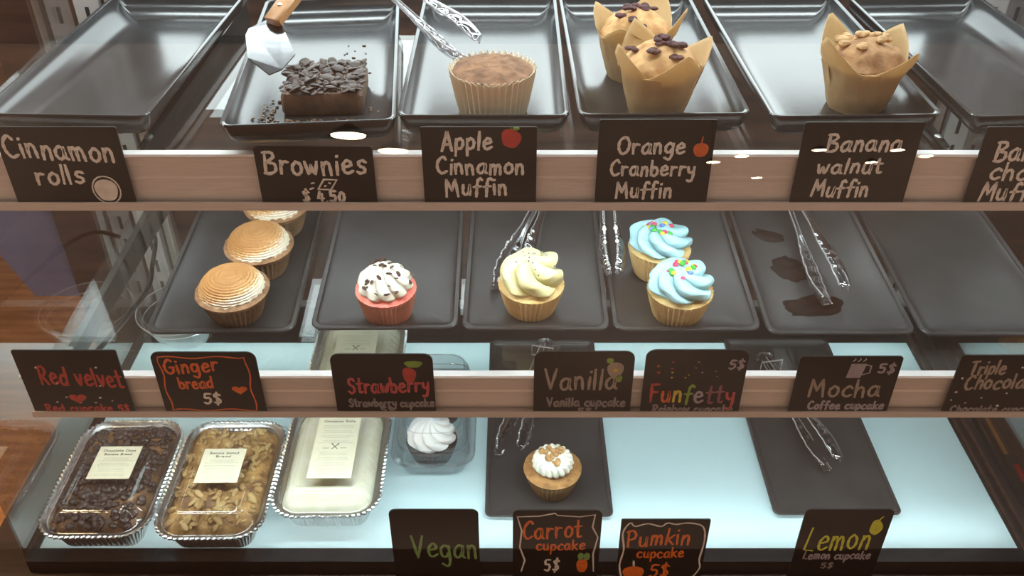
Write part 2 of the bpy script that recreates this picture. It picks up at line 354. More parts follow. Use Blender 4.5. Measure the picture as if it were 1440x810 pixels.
def filled(mb, pts, y, th=0.0005, mi=0):
    n = len(pts); vs = [(p[0], y, p[1]) for p in pts] + [(p[0], y - th, p[1]) for p in pts]
    area = sum(pts[i][0] * pts[(i + 1) % n][1] - pts[(i + 1) % n][0] * pts[i][1] for i in range(n))
    idx = list(range(n)) if area > 0 else list(reversed(range(n)))
    fs = [tuple(n + i for i in idx), tuple(reversed(idx))]
    for a, b in zip(idx, idx[1:] + idx[:1]): fs.append((a, b, n + b, n + a))
    mb.add(vs, fs, mi)
def blob(cx, cy, rx, ry, n=20, wob=0.06, seed=0):
    return [(cx + rx * math.cos(2 * pi * i / n) * (1 + wob * math.sin(3 * 2 * pi * i / n + seed)), cy + ry * math.sin(2 * pi * i / n) * (1 + wob * math.cos(2 * 2 * pi * i / n + seed))) for i in range(n)]
def heart_pts(cx, cy, r, n=28):
    return [(cx + r * math.sin(t) ** 3, cy + r * (13 * math.cos(t) - 5 * math.cos(2 * t) - 2 * math.cos(3 * t) - math.cos(4 * t)) / 16) for t in [2 * pi * i / n for i in range(n)]]

TAG_T = 0.0016
TAGGROUP = 'handwritten flavour cards'
def card(label, xc, y, z0, w, h, r, group, lean=0.0):
    """card standing upright, front towards the customer; root is the card mesh"""
    mb = MB(); pts = []
    for (cx, cz, a0) in ((w / 2 - r, h - r, 0), (-w / 2 + r, h - r, 90), (-w / 2 + .0015, .0015, 180), (w / 2 - .0015, .0015, 270)):
        rr = r if cz > h / 2 else .0015
        for k in range(7):
            a = R(a0 + 15 * k); pts.append((cx + rr * math.cos(a), cz + rr * math.sin(a)))
    filled(mb, pts, TAG_T, TAG_T)
    o = mb.build('flavor_card', 'chalkboard', loc=(xc, y, z0))
    o.rotation_euler = (lean, 0, 0)
    return tag(o, label, 'sign', group)
def write(o, w, h, lines, pen=0.0014):
    """lines: (text, x0, x1, base, cap, ink[, slope[, name]]) as fractions of the card"""
    for ln in lines:
        txt, a, b, base, cap, ink = ln[:6]; slope = ln[6] if len(ln) > 6 else 0; name = ln[7] if len(ln) > 7 else 'lettering'
        inks = ink if isinstance(ink, list) else [ink]
        mb = MB(); mbs = [MB() for _ in inks]
        for i, st in text_strokes(txt, (a - .5) * w, (b - .5) * w, base * h, cap * h, slope):
            stroke(mbs[i % len(inks)], st, 0, pen * (0.62 + 0.60 * min(1, cap / .25)))
        for q, k in zip(mbs, inks):
            if q.v: q.build(name, 'ink_' + k, o)
def draw(o, name, ink, polys=(), lines=(), w=0.1, h=0.08, pen=0.0011):
    mb = MB()
    for p in polys: filled(mb, [((x - .5) * w, z * h) for x, z in p], 0)
    for p in lines: stroke(mb, [((x - .5) * w, z * h) for x, z in p], 0, pen)
    return mb.build(name, 'ink_' + ink, o)
def dots(o, ink, pts, w, h, r=0.0012, name='dots'):
    mb = MB()
    for i, (x, z) in enumerate(pts):
        filled(mb, blob((x - .5) * w, z * h, r * (1 + .3 * math.sin(i * 2.3)), r * (.8 + .3 * math.cos(i)), 10, 0.05), 0)
    return mb.build(name, 'ink_' + ink, o)

# ================================================================== THE CASE
PANE_L, PANE_R, BACK = -0.575, 0.650, 1.205
case = thing('display_case', 'glass fronted bakery display case with a lit white deck and dark wood base', 'display case', (0, 0, 0))
# deck: translucent acrylic sheet over two light strips in a shallow white box
mb = MB(); mb.box(-0.567, 0.607, 0.714, 1.102, -0.0035, 0.0); mb.build('deck', 'acrylic', case, sharp=20)
mb = MB(); mb.box(-0.568, 0.608, 0.713, 1.103, -0.062, -0.058); mb.build('light_tray', mat('white_light_tray', (0.8, 0.8, 0.8), 0.6), case)
for yy in (0.737, 1.078):
    mb = MB(); mb.box(-0.555, 0.595, yy - 0.006, yy + 0.006, -0.030, -0.022)
    mb.build('light_strip', 'led_deck', case)
mb = MB()
mb.box(-0.575, 0.640, 0.694, 0.7135, -0.07, 0.001); mb.box(-0.575, 0.640, 1.1025, BACK, -0.07, 0.001)
mb.box(-0.575, -0.5675, 0.7135, 1.1025, -0.07, 0.001); mb.box(0.6075, 0.640, 0.7135, 1.1025, -0.07, 0.001)
mb.build('deck_surround', 'tile_dark', case, sharp=20)
mb = MB(); mb.box(0.6105, 0.6135, 0.70, 1.18, 0.001, 0.004); mb.box(0.622, 0.626, 0.70, 1.18, 0.001, 0.006); mb.build('edge_trim', 'wood_dark', case)
# front ledge with the card holder lip
mb = MB()
mb.box(-0.70, 0.80, 0.655, 0.694, -0.07, -0.020); mb.box(-0.70, 0.80, 0.6755, 0.678, -0.0205, -0.0135)
mb.box(-0.70, 0.80, 0.40, 0.655, -0.10, -0.050)
mb.build('front_ledge', 'wood_dark', case, sharp=20)
mb = MB(); mb.box(-0.70, 0.80, 0.42, BACK, -0.80, -0.102); mb.build('base_cabinet', 'wood_dark', case, sharp=20)
# back panel, base trim, slotted uprights
mb = MB(); mb.box(-0.70, 0.80, BACK, BACK + 0.02, -0.10, 0.86); mb.build('back_panel', 'wood_wall', case, sharp=20)
mb = MB(); mb.box(-0.57, 0.64, BACK - 0.012, BACK - 0.001, 0.001, 0.006); mb.build('rear_trim', 'steel', case)
for xx in (-0.556, 0.632):
    mb = MB(); mb.box(xx - 0.016, xx + 0.016, BACK - 0.012, BACK, 0.002, 0.84)
    u = mb.build('upright', 'standard', case, sharp=20)
    ms = MB()
    for k in range(20): ms.box(xx - 0.0025, xx + 0.0025, BACK - 0.0128, BACK - 0.0118, 0.03 + 0.04 * k, 0.052 + 0.04 * k)
    ms.build('slots', 'slot', u)
    ms = MB(); ms.box(xx + (0.024 if xx < 0 else -0.034), xx + (0.034 if xx < 0 else -0.024), BACK - 0.01, BACK, 0.002, 0.84); ms.build('upright_flange', 'steel', u)
# side panes, front pane, roof with light bars
for xx, nm in ((PANE_L, 'side_pane'), (PANE_R, 'side_pane')):
    mb = MB(); mb.box(xx - 0.003, xx, 0.70, BACK, -0.0, 0.83); mb.build(nm, 'glass_side', case, sharp=20)
mb = MB(); dy, dz = math.sin(R(20)), math.cos(R(20))
y0, z0, Lp, th = 0.46, -0.10, 0.98, 0.006
A = [(y0, z0), (y0 + dy * Lp, z0 + dz * Lp)]; nrm = (-dz * th, dy * th)
vs = []
for x in (-0.75, 0.85):
    vs += [(x, A[0][0], A[0][1]), (x, A[1][0], A[1][1]), (x, A[1][0] + nrm[0], A[1][1] + nrm[1]), (x, A[0][0] + nrm[0], A[0][1] + nrm[1])]
mb.add(vs, [(0, 1, 2, 3), (7, 6, 5, 4), (0, 4, 5, 1), (1, 5, 6, 2), (2, 6, 7, 3), (3, 7, 4, 0)])
mb.build('front_pane', 'glass_front', case, sharp=20)
mb = MB(); mb.box(-0.75, 0.85, 0.795, BACK + 0.02, 0.835, 0.86); rf = mb.build('roof_panel', 'wood_dark', case, sharp=20)
for yy, wd in ((0.86, 0.02), (1.12, 0.022)):
    mb = MB(); mb.box(-0.54, 0.62, yy - wd, yy + wd, 0.826, 0.834); mb.build('light_bar', 'led_roof', case)
mb = MB(); mb.box(-0.47, 0.55, BACK - 0.012, BACK - 0.001, 0.555, 0.675); mb.build('light_panel', 'led_back', case)

# ------------------------------------------------------------------ glass shelves
TILT = 2.5
def zg(y): return 0.272 + (y - 0.72) * math.tan(R(TILT))           # top of the middle glass
def rail_profile(h):                                               # (y, z) outline of the price rail, front at y=0
    return [(0.006, 0), (0.0085, 0), (0.0085, h), (0.0, h), (-0.001, h - .002), (0.0, h - .004), (0.004, h - .006), (0.005, h * .55), (0.0042, h * .52), (0.0042, h * .48),
            (0.005, h * .45), (0.005, .004), (-0.0045, .004), (-0.0045, .0085), (-0.006, .0085), (-0.006, 0.0)]
def shelf(label, y, z, x0, x1, depth, tilt, rail_x0, rail_x1, rh, brk):
    t = thing('glass_shelf', label, 'shelf', (0, y, z), 0, R(tilt))
    mb = MB(); mb.box(x0, x1, 0.0, depth, -0.006, 0); mb.build('pane', 'glass', t, sharp=20)
    mb = MB(); pr = rail_profile(rh); n = len(pr)
    mb.add([(rail_x0, a - 0.006, b - rh + 0.001) for a, b in pr] + [(rail_x1, a - 0.006, b - rh + 0.001) for a, b in pr],
           [(i, (i + 1) % n, n + (i + 1) % n, n + i) for i in range(n)] + [tuple(range(n))[::-1], tuple(range(n, 2 * n))])
    mb.build('price_rail', 'rail', t, sharp=20)
    mb = MB(); mb.box(x0, x1, 0.0035, 0.0135, -0.036, -0.032); mb.build('light_strip', 'led', t)
    mb = MB(); mb.box(x0, x1, 0.003, 0.0225, -0.0315, -0.029); mb.box(x0, x1, 0.0215, 0.0225, -0.034, -0.0315); mb.build('strip_light_shield', 'standard', t, sharp=20)  # unseen shield, shaped to keep strip light off the tray fronts above
    for bx in brk:
        mb = MB(); L = BACK - y - 0.02
        mb.add([(bx - .0015, 0.0235, -.0075), (bx - .0015, 0.0235, -.030), (bx - .0015, L, -.055), (bx - .0015, L, -.0075), (bx + .0015, 0.0235, -.0075), (bx + .0015, 0.0235, -.030), (bx + .0015, L, -.055), (bx + .0015, L, -.0075)],
               [(0, 1, 2, 3), (7, 6, 5, 4), (0, 4, 5, 1), (1, 5, 6, 2), (2, 6, 7, 3), (3, 7, 4, 0)])
        mb.box(bx - .004, bx + .004, 0.0235, L, -.0075, -.0062)
        b = mb.build('bracket', 'bracket_steel', t, sharp=20)
        sw = MB(); sw.loft([circ(.0042, -.0062, 14, bx, .042), circ(.0042, -.0046, 14, bx, .042), circ(.003, -.004, 14, bx, .042)]); sw.build('screw', 'steel', b)
    return t
shelf('upper clear glass shelf holding the glossy muffin trays, wide satin price rail in front', 0.752, 0.511, -0.53, 0.60, 0.29, 0, -0.62, 0.72, 0.0555, (-0.345, 0.405))
shelf('lower clear glass shelf holding the cupcake trays, satin price rail in front', 0.722, 0.272, -0.49, 0.60, 0.33, TILT, -0.507, 0.72, 0.055, (-0.475, 0.585))

# ------------------------------------------------------------------ trays
def tray_mesh(W, L, H, flare, r, t=0.004, rim=0.002):
    mb = MB(); n = 8; rings = []
    prof = [(flare * math.sin(k / n * pi / 2), H * (1 - math.cos(k / n * pi / 2))) for k in range(n + 1)]
    bw, bl = W / 2 - flare - rim, L / 2 - flare - rim
    rings.append(rrect(bw - .012, bl - .012, max(r - flare * .5, .004), 0))
    for o, z in prof: rings.append(rrect(bw + o, bl + o, max(r - flare + o, .004), z))
    rings.append(rrect(W / 2, L / 2, r, H)); rings.append(rrect(W / 2, L / 2, r, H + .0016)); rings.append(rrect(W / 2 - rim * .6, L / 2 - rim * .6, r, H + .0026))
    rings.append(rrect(W / 2 - rim - .0016, L / 2 - rim - .0016, r, H + .0022))
    for o, z in reversed(prof):
        rings.append(rrect(bw + o - t * .8, bl + o - t * .8, max(r - flare + o - t * .5, .003), z + t * (1 - .55 * z / H)))
    rings.append(rrect(bw - .014, bl - .014, max(r - flare * .5, .004), t))
    mb.loft(rings); return mb
TOPZ = 0.511
top_proto = None
def top_tray(label, xc, yf, yaw=0, proto=None):
    L = 0.335; c, s = math.cos(yaw), math.sin(yaw)
    loc = (xc - s * L / 2, yf + c * L / 2, TOPZ)
    if proto is None:
        o = tray_mesh(0.157, L, 0.027, 0.031, 0.010, .0035, .0012).build('flared_tray', 'melamine_gloss'); o.location = loc; o.rotation_euler = (0, 0, yaw)
        return tag(o, label, 'tray', 'glossy black trays on the upper shelf')
    return clone(proto, label, loc, yaw)
tb = top_tray('glossy black flared tray holding a brownie and crumbs, tilted a little', -0.182, 0.752, R(5))
top_tray('empty glossy black tray above the cinnamon rolls card', -0.408, 0.768, R(-2), tb)
top_tray('glossy black tray holding one muffin in a fluted cream paper cup', -0.026, 0.767, 0, tb)
top_tray('glossy black tray holding two muffins wrapped in parchment', 0.139, 0.770, R(1), tb)
top_tray('glossy black tray holding a single parchment wrapped muffin', 0.3125, 0.767, R(1.5), tb)
top_tray('empty glossy black tray at the right end of the upper shelf', 0.494, 0.768, R(3), tb)

MT = 0.0045                                                         # thickness of the middle trays' floor
def mid_tray(label, xc, yf, yaw=0, proto=None):
    L = 0.30; yc = yf + L / 2; loc = (xc - math.sin(yaw) * L / 2, yc, zg(yc))
    if proto is None:
        o = tray_mesh(0.159, L, 0.009, 0.036, 0.014, MT, 0.0012).build('serving_tray', 'melamine'); o.location = loc; o.rotation_euler = (R(TILT), 0, yaw)
        return tag(o, label, 'tray', 'flat black trays on the lower shelf')
    return clone(proto, label, loc, yaw, R(TILT))
mt = mid_tray('flat black tray holding three brown dusted cupcakes', -0.3135, 0.773, R(1.2))
mid_tray('flat black tray holding only the pink cupcake', -0.138, 0.779, R(0.6), mt)
mid_tray('flat black tray holding the yellow frosted cupcake and clear tongs', 0.0255, 0.777, R(-0.5), mt)
mid_tray('flat black tray holding two blue frosted cupcakes', 0.189, 0.776, 0, mt)
mid_tray('flat black tray smeared with chocolate, tongs lying in it', 0.3535, 0.770, 0, mt)
mid_tray('empty flat black tray beside the chocolate smeared tray', 0.518, 0.768, 0, mt)
def mz(y, dz=0): return zg(y) + MT + dz

def low_tray(label, xc, yf, proto=None):
    L = 0.342; loc = (xc, yf + L / 2, 0)
    if proto is None:
        o = tray_mesh(0.159, L, 0.007, 0.020, 0.008, 0.004, 0.0012).build('serving_tray', 'melamine'); o.location = loc
        return tag(o, label, 'tray', 'flat black trays on the lit deck')
    return clone(proto, label, loc, 0)
lt = low_tray('flat black tray on the lit deck holding one walnut topped cupcake', 0.0458, 0.756)
low_tray('flat black tray on the lit deck holding only clear tongs', 0.403, 0.759, lt)

# ------------------------------------------------------------------ cupcakes
def liner_mesh(rb, rt, h, nf=38, amp=0.0021, zig=0.0016):
    mb = MB(); n = nf * 6; rings = []
    def ring(r, z, a, zz=0): return [((r + a * math.cos(nf * 2 * pi * i / n)) * math.cos(2 * pi * i / n), (r + a * math.cos(nf * 2 * pi * i / n)) * math.sin(2 * pi * i / n), z + zz * math.cos(nf * 2 * pi * i / n)) for i in range(n)]
    rings.append(ring(rb * .6, 0.0, 0)); rings.append(ring(rb - .001, 0.0, 0)); rings.append(ring(rb, .0012, amp * .3))
    for k in range(1, 5): rings.append(ring(rb + (rt - rb) * k / 4, h * k / 4, amp * (.5 + .5 * k / 4), zig if k == 4 else 0))
    rings.append(ring(rt - .0009, h, amp, zig)); rings.append(ring(rt - .003, h - .004, amp * .7))
    mb.loft(rings, cap1=False); return mb
def dome_mesh(r, z0, h, rough=0.0012, freq=90, edge=0.0015, nu=48, nv=14, drop=0.006, power=2.0, seed=0.0):
    mb = MB(); rings = []
    prof = [(r * .93, z0 - drop), (r * 1.0, z0 - drop * .4), (r * 1.03, z0)]
    for k in range(1, nv): 
        t = k / nv; prof.append((r * 1.03 * (1 - t) + .0001, z0 + h * (1 - (1 - t) ** power)))
    for rr, z in prof:
        ring = []
        for i in range(nu):
            a = 2 * pi * i / nu; p = Vector((rr * math.cos(a), rr * math.sin(a), z))
            d = noise.noise(p * freq + Vector((seed, seed * 2, 0))) * rough + noise.noise(p * freq * 2.7 + Vector((seed, 3, 1))) * rough * .5
            q = p + (Vector((p.x, p.y, 0)).normalized() * .6 + Vector((0, 0, .8))) * d
            ring.append(q)
        rings.append(ring)
    mb.loft(rings, cap0=False); return mb
def swirl_mesh(r, z0, prof, lobes, twist, amp, sharp=1.0, zl=0.0, nu=None, nv=26, tip=0, lean=(0, 0), jit=0.0):
    """piped frosting: lobed rings turning as they rise. prof(t) -> (radius factor, height)"""
    mb = MB(); nu = nu or max(72, lobes * 10); rings = []
    for k in range(nv + 1):
        t = k / nv; rf, z = prof(t); ring = []
        for i in range(nu):
            a = 2 * pi * i / nu; ph = lobes * (a + twist * t) / 2
            l = abs(math.cos(ph)) ** sharp
            rr = r * rf * (1 - amp * (1 - l)); w = noise.noise(Vector((math.cos(a) * 2, math.sin(a) * 2, t * 3 + jit * 10))) * jit
            ring.append((rr * (1 + w) * math.cos(a) + lean[0] * t * t, rr * (1 + w) * math.sin(a) + lean[1] * t * t, z0 + z + zl * (l - .5) * math.sin(pi * min(1, t * 1.1))))
        rings.append(ring)
    mb.loft(rings); return mb
def interp(keys):
    def f(t):
        for (t0, a0, b0), (t1, a1, b1) in zip(keys, keys[1:]):
            if t <= t1:
                u = (t - t0) / (t1 - t0); u = u * u * (3 - 2 * u) * .4 + u * .6
                return a0 + (a1 - a0) * u, b0 + (b1 - b0) * u
        return keys[-1][1:]
    return f
CUPG = 'cupcakes in the case'
def cupcake(label, loc, liner, cake, rb=.025, rt=.0340, h=.036, dome=.006, rx=0, rz=0, group=None, over=1.03, seed=0.0):
    o = thing('cupcake', label, 'cupcake', loc, rz, rx, group)
    liner_mesh(rb, rt, h).build('paper_liner', liner, o)
    dome_mesh(rt * over - .001, h + .001, dome, seed=seed).build('cake', cake, o)
    return o
TR = R(TILT)
def mloc(x, y): return (x, y, mz(y))
# ginger cupcakes
def ginger(label, x, y, rz):
    o = cupcake(label, mloc(x, y), 'liner_brown', 'cake_brown', .0265, .036, .034, .005, TR, rz, 'brown dusted cupcakes', 1.10, x * 50)
    mb = MB(); rings = []; nu = 96; nv = 64; Rr, Hh = .0345, .0205       # one continuous spiral ridge round a low dome
    for k in range(nv + 1):
        t = k / nv; th_ = t * pi / 2 * .98; ring = []
        for i in range(nu):
            a = 2 * pi * i / nu; c, s_ = math.cos(th_) ** .62, math.sin(th_) ** .9
            arc = t * .046; rd = .00075 * math.cos(2 * pi * arc / .0041 + a) + .0004 * noise.noise(Vector((math.cos(a) * 3, math.sin(a) * 3, t * 9 + x * 40)))
            sk = .0012 * math.cos(a * 24 + t * 9) * max(0, 1 - t * 3.2)
            rr = Rr * c + rd * math.cos(th_) + sk; ring.append((rr * math.cos(a), rr * math.sin(a), .0345 + Hh * s_ + rd * math.sin(th_)))
        rings.append(ring)
    mb.loft(rings); mb.build('frosting', 'frost_dusted', o, sharp=0)
    return o
g1 = ginger('brown dusted cupcake with flat swirl, frontmost of the three', -0.3035, 0.811, 0.3)
g2 = ginger('brown dusted cupcake with flat swirl, middle of the three', -0.2925, 0.893, 0.5)
g3 = ginger('brown dusted cupcake farthest back, half hidden by the rail above', -0.288, 0.975, 0.2)
# strawberry
o = cupcake('pink cupcake with white piped frosting and chocolate shavings', mloc(-0.1365, 0.811), 'liner_pink', 'cake_pink', .0245, .0315, .035, .004, TR, 0, None, 1.05, 3)
f = interp([(0, .86, 0), (.15, 1.0, .005), (.4, .92, .013), (.65, .66, .021), (.85, .32, .028), (.95, .12, .033), (1, .03, .035)])
swirl_mesh(.0305, .037, f, 10, 0.7, .20, .6, .002, 10 * 16, 30, jit=.05).build('frosting', 'frost_white', o)
rng = random.Random(3)
bitmb = MB(); bitmb.ball((0, 0, 0), .0027, 6, 4, sq=(1.5, .8, .4))
first = None
for k in range(30):
    a = rng.uniform(0, 2 * pi); t = rng.betavariate(1.2, 1.5) if k > 6 else rng.uniform(.6, .95); rf, z = f(t if t > .25 else .3)
    if first is None: b = bitmb.build('chocolate_shaving', 'choc_bits', o); first = b
    else: b = first.copy(); COL.objects.link(b); b.parent = o
    b.location = (.0305 * rf * .97 * math.cos(a), .0305 * rf * .97 * math.sin(a), .0395 + z + .0004); b.rotation_euler = (rng.uniform(-.7, .7), rng.uniform(-.7, .7), rng.uniform(0, 6)); s = rng.uniform(.6, 1.2); b.scale = (s, s, s)
# vanilla rose swirl
def rose(r, seed, lean=(0, 0), hh=1.0):
    f = interp([(0, .88, 0), (.12, 1.04, .004), (.32, 1.0, .011 * hh), (.52, .86, .017 * hh), (.72, .58, .0225 * hh), (.9, .26, .0265 * hh), (1, .04, .028 * hh)])
    return f, swirl_mesh(r, .037, f, 5 if seed < 5 else 6, 2.0, .34 if seed < 5 else .30, .6, .010 if seed < 5 else .007, 180, 44, lean=lean, jit=.10 + seed * .002)
o = cupcake('yellow cupcake with tall pale yellow frosting swirl and silver pearls', mloc(0.0205, 0.821), 'liner_gold', 'cake_gold', .0255, .0345, .034, .005, TR, 0.4, None, 1.04, 5)
f, mbq = rose(.0345, 1, (0.004, 0.003), 1.15); mbq.build('frosting', 'frost_vanilla', o)
mbt = MB(); 
pts = [(.006 + .001 * k, .016 - .0005 * k, .060 + .0035 * k) for k in range(4)]
first = None; rng = random.Random(9)
pb = MB(); pb.ball((0, 0, 0), .0011, 8, 6)
for k in range(22):
    a = rng.uniform(0, 2 * pi); t = rng.uniform(.55, .98); rf, z = f(t)
    if first is None: b = pb.build('sugar_pearl', 'pearl', o); first = b
    else: b = first.copy(); COL.objects.link(b); b.parent = o
    b.location = (.0345 * rf * .9 * math.cos(a) + .002, .0345 * rf * .9 * math.sin(a) + .002, .0385 + z)
# funfetti
def funfetti(label, x, y, rz, seed):
    o = cupcake(label, mloc(x, y), 'liner_gold', 'cake_gold', .0255, .0345, .034, .005, TR, rz, 'blue frosted cupcakes', 1.03, seed)
    f, m_ = rose(.0345, seed, (-.001, .002), .95); m_.build('frosting', 'frost_blue', o)
    rng = random.Random(seed); cols = ['green', 'yellow', 'pinkd', 'blue', 'red', 'green', 'yellow', 'pinkd']
    base = {}
    for k in range(20):
        c = cols[k % len(cols)]; a = rng.uniform(0, 2 * pi); rr = .017 * math.sqrt(rng.random()); 
        t = 1 - rr / .0345 * .9; rf, z = f(t)
        if c not in base:
            q = MB(); q.ball((0, 0, 0), .0035, 8, 6, sq=(1, 1, .65)); b = base[c] = q.build('sprinkle', 'candy_' + c, o)
        else:
            b = base[c].copy(); COL.objects.link(b); b.parent = o
        b.location = (rr * math.cos(a), rr * math.sin(a) + .002, .0410 + z); b.rotation_euler = (rng.uniform(-.4, .4), rng.uniform(-.4, .4), 0)
    return o
funfetti('blue frosted cupcake with candy sprinkles, front one of the pair', 0.1815, 0.811, 0.6, 11)
funfetti('blue frosted cupcake with candy sprinkles, tucked behind the other', 0.1685, 0.886, 2.4, 12)
# carrot
o = cupcake('carrot cupcake with ridged white frosting and walnut pieces, alone on black tray', (0.0510, 0.806, 0.004), 'liner_carrot', 'cake_carrot', .0235, .0345, .036, .006, 0, 0, None, 1.06, 8)
f = interp([(0, .88, 0), (.2, 1.0, .006), (.5, .9, .014), (.75, .6, .019), (1, .05, .021)])
swirl_mesh(.0265, .041, f, 18, 0.3, .12, .7, .001, 18 * 10).build('frosting', 'frost_white', o)
rng = random.Random(4)
for k, (px, py, rz) in enumerate(((-.004, -.006, .3), (.009, .004, 1.4), (-.006, .010, 2.2), (.004, -.012, 4), (-.012, .001, 5), (.002, .001, 3))):
    q = MB()
    for j in range(5): q.ball((rng.uniform(-.004, .004), rng.uniform(-.003, .003), rng.uniform(-.001, .002)), rng.uniform(.0026, .0042), 8, 6)
    b = q.build('walnut_piece', 'walnut', o); b.location = (px, py, .0635 - abs(px) * .2 - abs(py) * .2); b.rotation_euler = (0, 0, rz)
# vegan cupcakes inside the clamshell
def vegan(label, x, y, rz):
    o = cupcake(label, (x, y, .004), 'liner_dark', 'cake_choc', .0235, .032, .030, .004, 0, rz, 'whipped frosting cupcakes', 1.03, y * 40)
    f = interp([(0, .9, 0), (.15, 1.05, .005), (.4, .95, .013), (.65, .66, .020), (.85, .3, .026), (1, .03, .031)])
    swirl_mesh(.0315, .033, f, 8, 1.7, .2, .55, .003, 8 * 22, 36, lean=(.001, .003)).build('frosting', 'frost_whipped', o)
vegan('dark cupcake with white whipped swirl at the front of the clear clamshell', -0.105, 0.862, 0)
vegan('dark cupcake with white whipped swirl in the rear of the clear clamshell', -0.0985, 0.938, 1)

# ------------------------------------------------------------------ muffins on the upper shelf
TF = TOPZ + 0.0035
o = thing('muffin', 'large cinnamon muffin in a fluted cream paper cup', 'muffin', (-0.0185, 0.832, TF))
liner_mesh(.0325, .0405, .044, 40, .0016, .0018).build('paper_liner', 'liner_cream', o)
dome_mesh(.0365, .043, .006, .0022, 120, seed=2, nv=20, nu=64, power=2.6).build('crumb_top', 'cinnamon_crumb', o)
def tulip(label, loc, rz, cake, bits, bitmat, bitname, seed, s=1.0):
    o = thing('muffin', label, 'muffin', loc, rz, 0, 'parchment wrapped muffins')
    mb = MB(); nu = 64; nv = 14; rings = []; rng = random.Random(seed)
    pk = [rng.uniform(.018, .030) for _ in range(4)]; ph = [rng.uniform(-.15, .15) for _ in range(4)]; fl = [rng.uniform(-.002, .009) for _ in range(4)]
    for k in range(nv + 1):
        t = k / nv; ring = []
        for i in range(nu):
            a = 2 * pi * i / nu; q = int(((a + pi / 4) % (2 * pi)) / (pi / 2)) % 4
            d = (a - q * pi / 2 - ph[q] + pi) % (2 * pi) - pi
            tri = max(0, 1 - abs(d) / (pi / 4)) ; top = .050 + pk[q] * tri ** 1.2 - .004 * (1 - tri)
            z = top * t
            r = .0265 + .0125 * min(1, z / .05) ** .8 + (max(0, z - .045) * .28 + fl[q] * max(0, t - .6) * 2.0 * tri)
            r *= 1 + .035 * abs(math.cos(2 * (a - ph[q]))) * t
            r += .0012 * noise.noise(Vector((math.cos(a) * 5, math.sin(a) * 5, z * 70 + seed)))
            ring.append((r * math.cos(a), r * math.sin(a), z))
        rings.append(ring)
    mb.loft(rings, cap1=False)
    w = mb.build('parchment_wrapper', 'parchment', o, sharp=50)
    sd = w.modifiers.new('paper', 'SOLIDIFY'); sd.thickness = .0006; sd.offset = -1
    for a in (pi / 4 + .1, 3 * pi / 4 + .15, 5 * pi / 4 - .1, 7 * pi / 4 + .2):   # folded seams of the wrapper
        fm = MB(); rr0, rr1 = .0272, .0402
        fm.loft([[(rr0 * math.cos(a), rr0 * math.sin(a), .002), (rr0 * math.cos(a + .5), rr0 * math.sin(a + .5), .002), ((rr0 - .002) * math.cos(a + .25), (rr0 - .002) * math.sin(a + .25), .002)],
                 [(rr1 * 1.03 * math.cos(a), rr1 * 1.03 * math.sin(a), .047), (rr1 * 1.02 * math.cos(a + .42), rr1 * 1.02 * math.sin(a + .42), .047), ((rr1 - .003) * math.cos(a + .25), (rr1 - .003) * math.sin(a + .25), .047)]])
        fm.build('fold', 'parchment', w, smooth=False)
    dome_mesh(.0355, .047, .022, .0032, 60, nu=64, nv=18, drop=.016, power=2.1, seed=seed).build('cake', cake, o)
    for k in range(bits):
        a = rng.uniform(0, 2 * pi); rr = rng.uniform(.006, .028); zz = .049 + .022 * (1 - (rr / .037) ** 2.1)
        q = MB()
        for j in range(4): q.ball((rng.uniform(-.0035, .0035), rng.uniform(-.0035, .0035), rng.uniform(-.001, .0015)), rng.uniform(.0032, .0052), 8, 6, sq=(1, 1, .42 if bitmat == 'berry' else .65))
        b = q.build(bitname, bitmat, o); b.location = (rr * math.cos(a), rr * math.sin(a), zz); b.rotation_euler = (0, 0, rng.uniform(0, 6))
    return o
tulip('cranberry muffin in parchment wrapper, in front of the other', (0.1405, 0.834, TF), R(20), 'muffin_crumb', 9, 'berry', 'cranberry', 21)
tulip('cranberry muffin in parchment wrapper, standing behind its twin', (0.1270, 0.921, TF), R(65), 'muffin_crumb', 9, 'berry', 'cranberry', 22)
tulip('walnut muffin in parchment wrapper, alone on its tray', (0.3385, 0.845, TF), R(30), 'walnut_crumb', 11, 'walnut', 'walnut_piece', 25)

# ------------------------------------------------------------------ brownie, crumbs and server
o = thing('brownie', 'square brownie slab topped with chocolate flakes', 'brownie', (-0.1845, 0.858, TF), R(3))
mb = MB(); mb.loft([rrect(.038, .036, .006, 0, 3), rrect(.0395, .0375, .006, .004, 3), rrect(.039, .037, .006, .018, 3), rrect(.037, .035, .006, .022, 3)]); 
mb.v = [tuple(Vector(v) + Vector((noise.noise(Vector(v) * 130), noise.noise(Vector(v) * 130 + Vector((5, 5, 5))), 0)) * .0015) for v in mb.v]
mb.build('slab', 'brownie', o)
mb = MB(); rng = random.Random(8)
for k in range(330):
    x, y = rng.uniform(-.038, .038), rng.uniform(-.036, .036); r = rng.choice((.0022, .003, .004, .0065)) * rng.uniform(.8, 1.2)
    rot = Matrix.Rotation(rng.uniform(-.5, .5), 3, 'X') @ Matrix.Rotation(rng.uniform(-.5, .5), 3, 'Y') @ Matrix.Rotation(rng.uniform(0, 6), 3, 'Z')
    mb.ball((x, y, .0220 + rng.uniform(0, .005)), r, 8, 6, sq=(1, .85, .28), rot=rot)
tag(mb.build('flake_topping', 'brownie_top', o), None, None, None, 'stuff')
mb = MB()
for k in range(150):
    u = rng.random()
    if u < .45: x, y = rng.uniform(-.055, .06), -.042 - abs(rng.gauss(0, .006))
    elif u < .8: x, y = .045 + abs(rng.gauss(0, .007)), rng.uniform(-.05, .07)
    else: x, y = -.046 - abs(rng.gauss(0, .006)), rng.uniform(-.05, .0)
    s = rng.uniform(.0006, .0019); zz = max(0, math.hypot(max(0, abs(x) - .05), max(0, -y - .055)) * .35)
    mb.ball((x, y, s * .5 + zz), s, 6, 4, sq=(1.3, 1, .7))
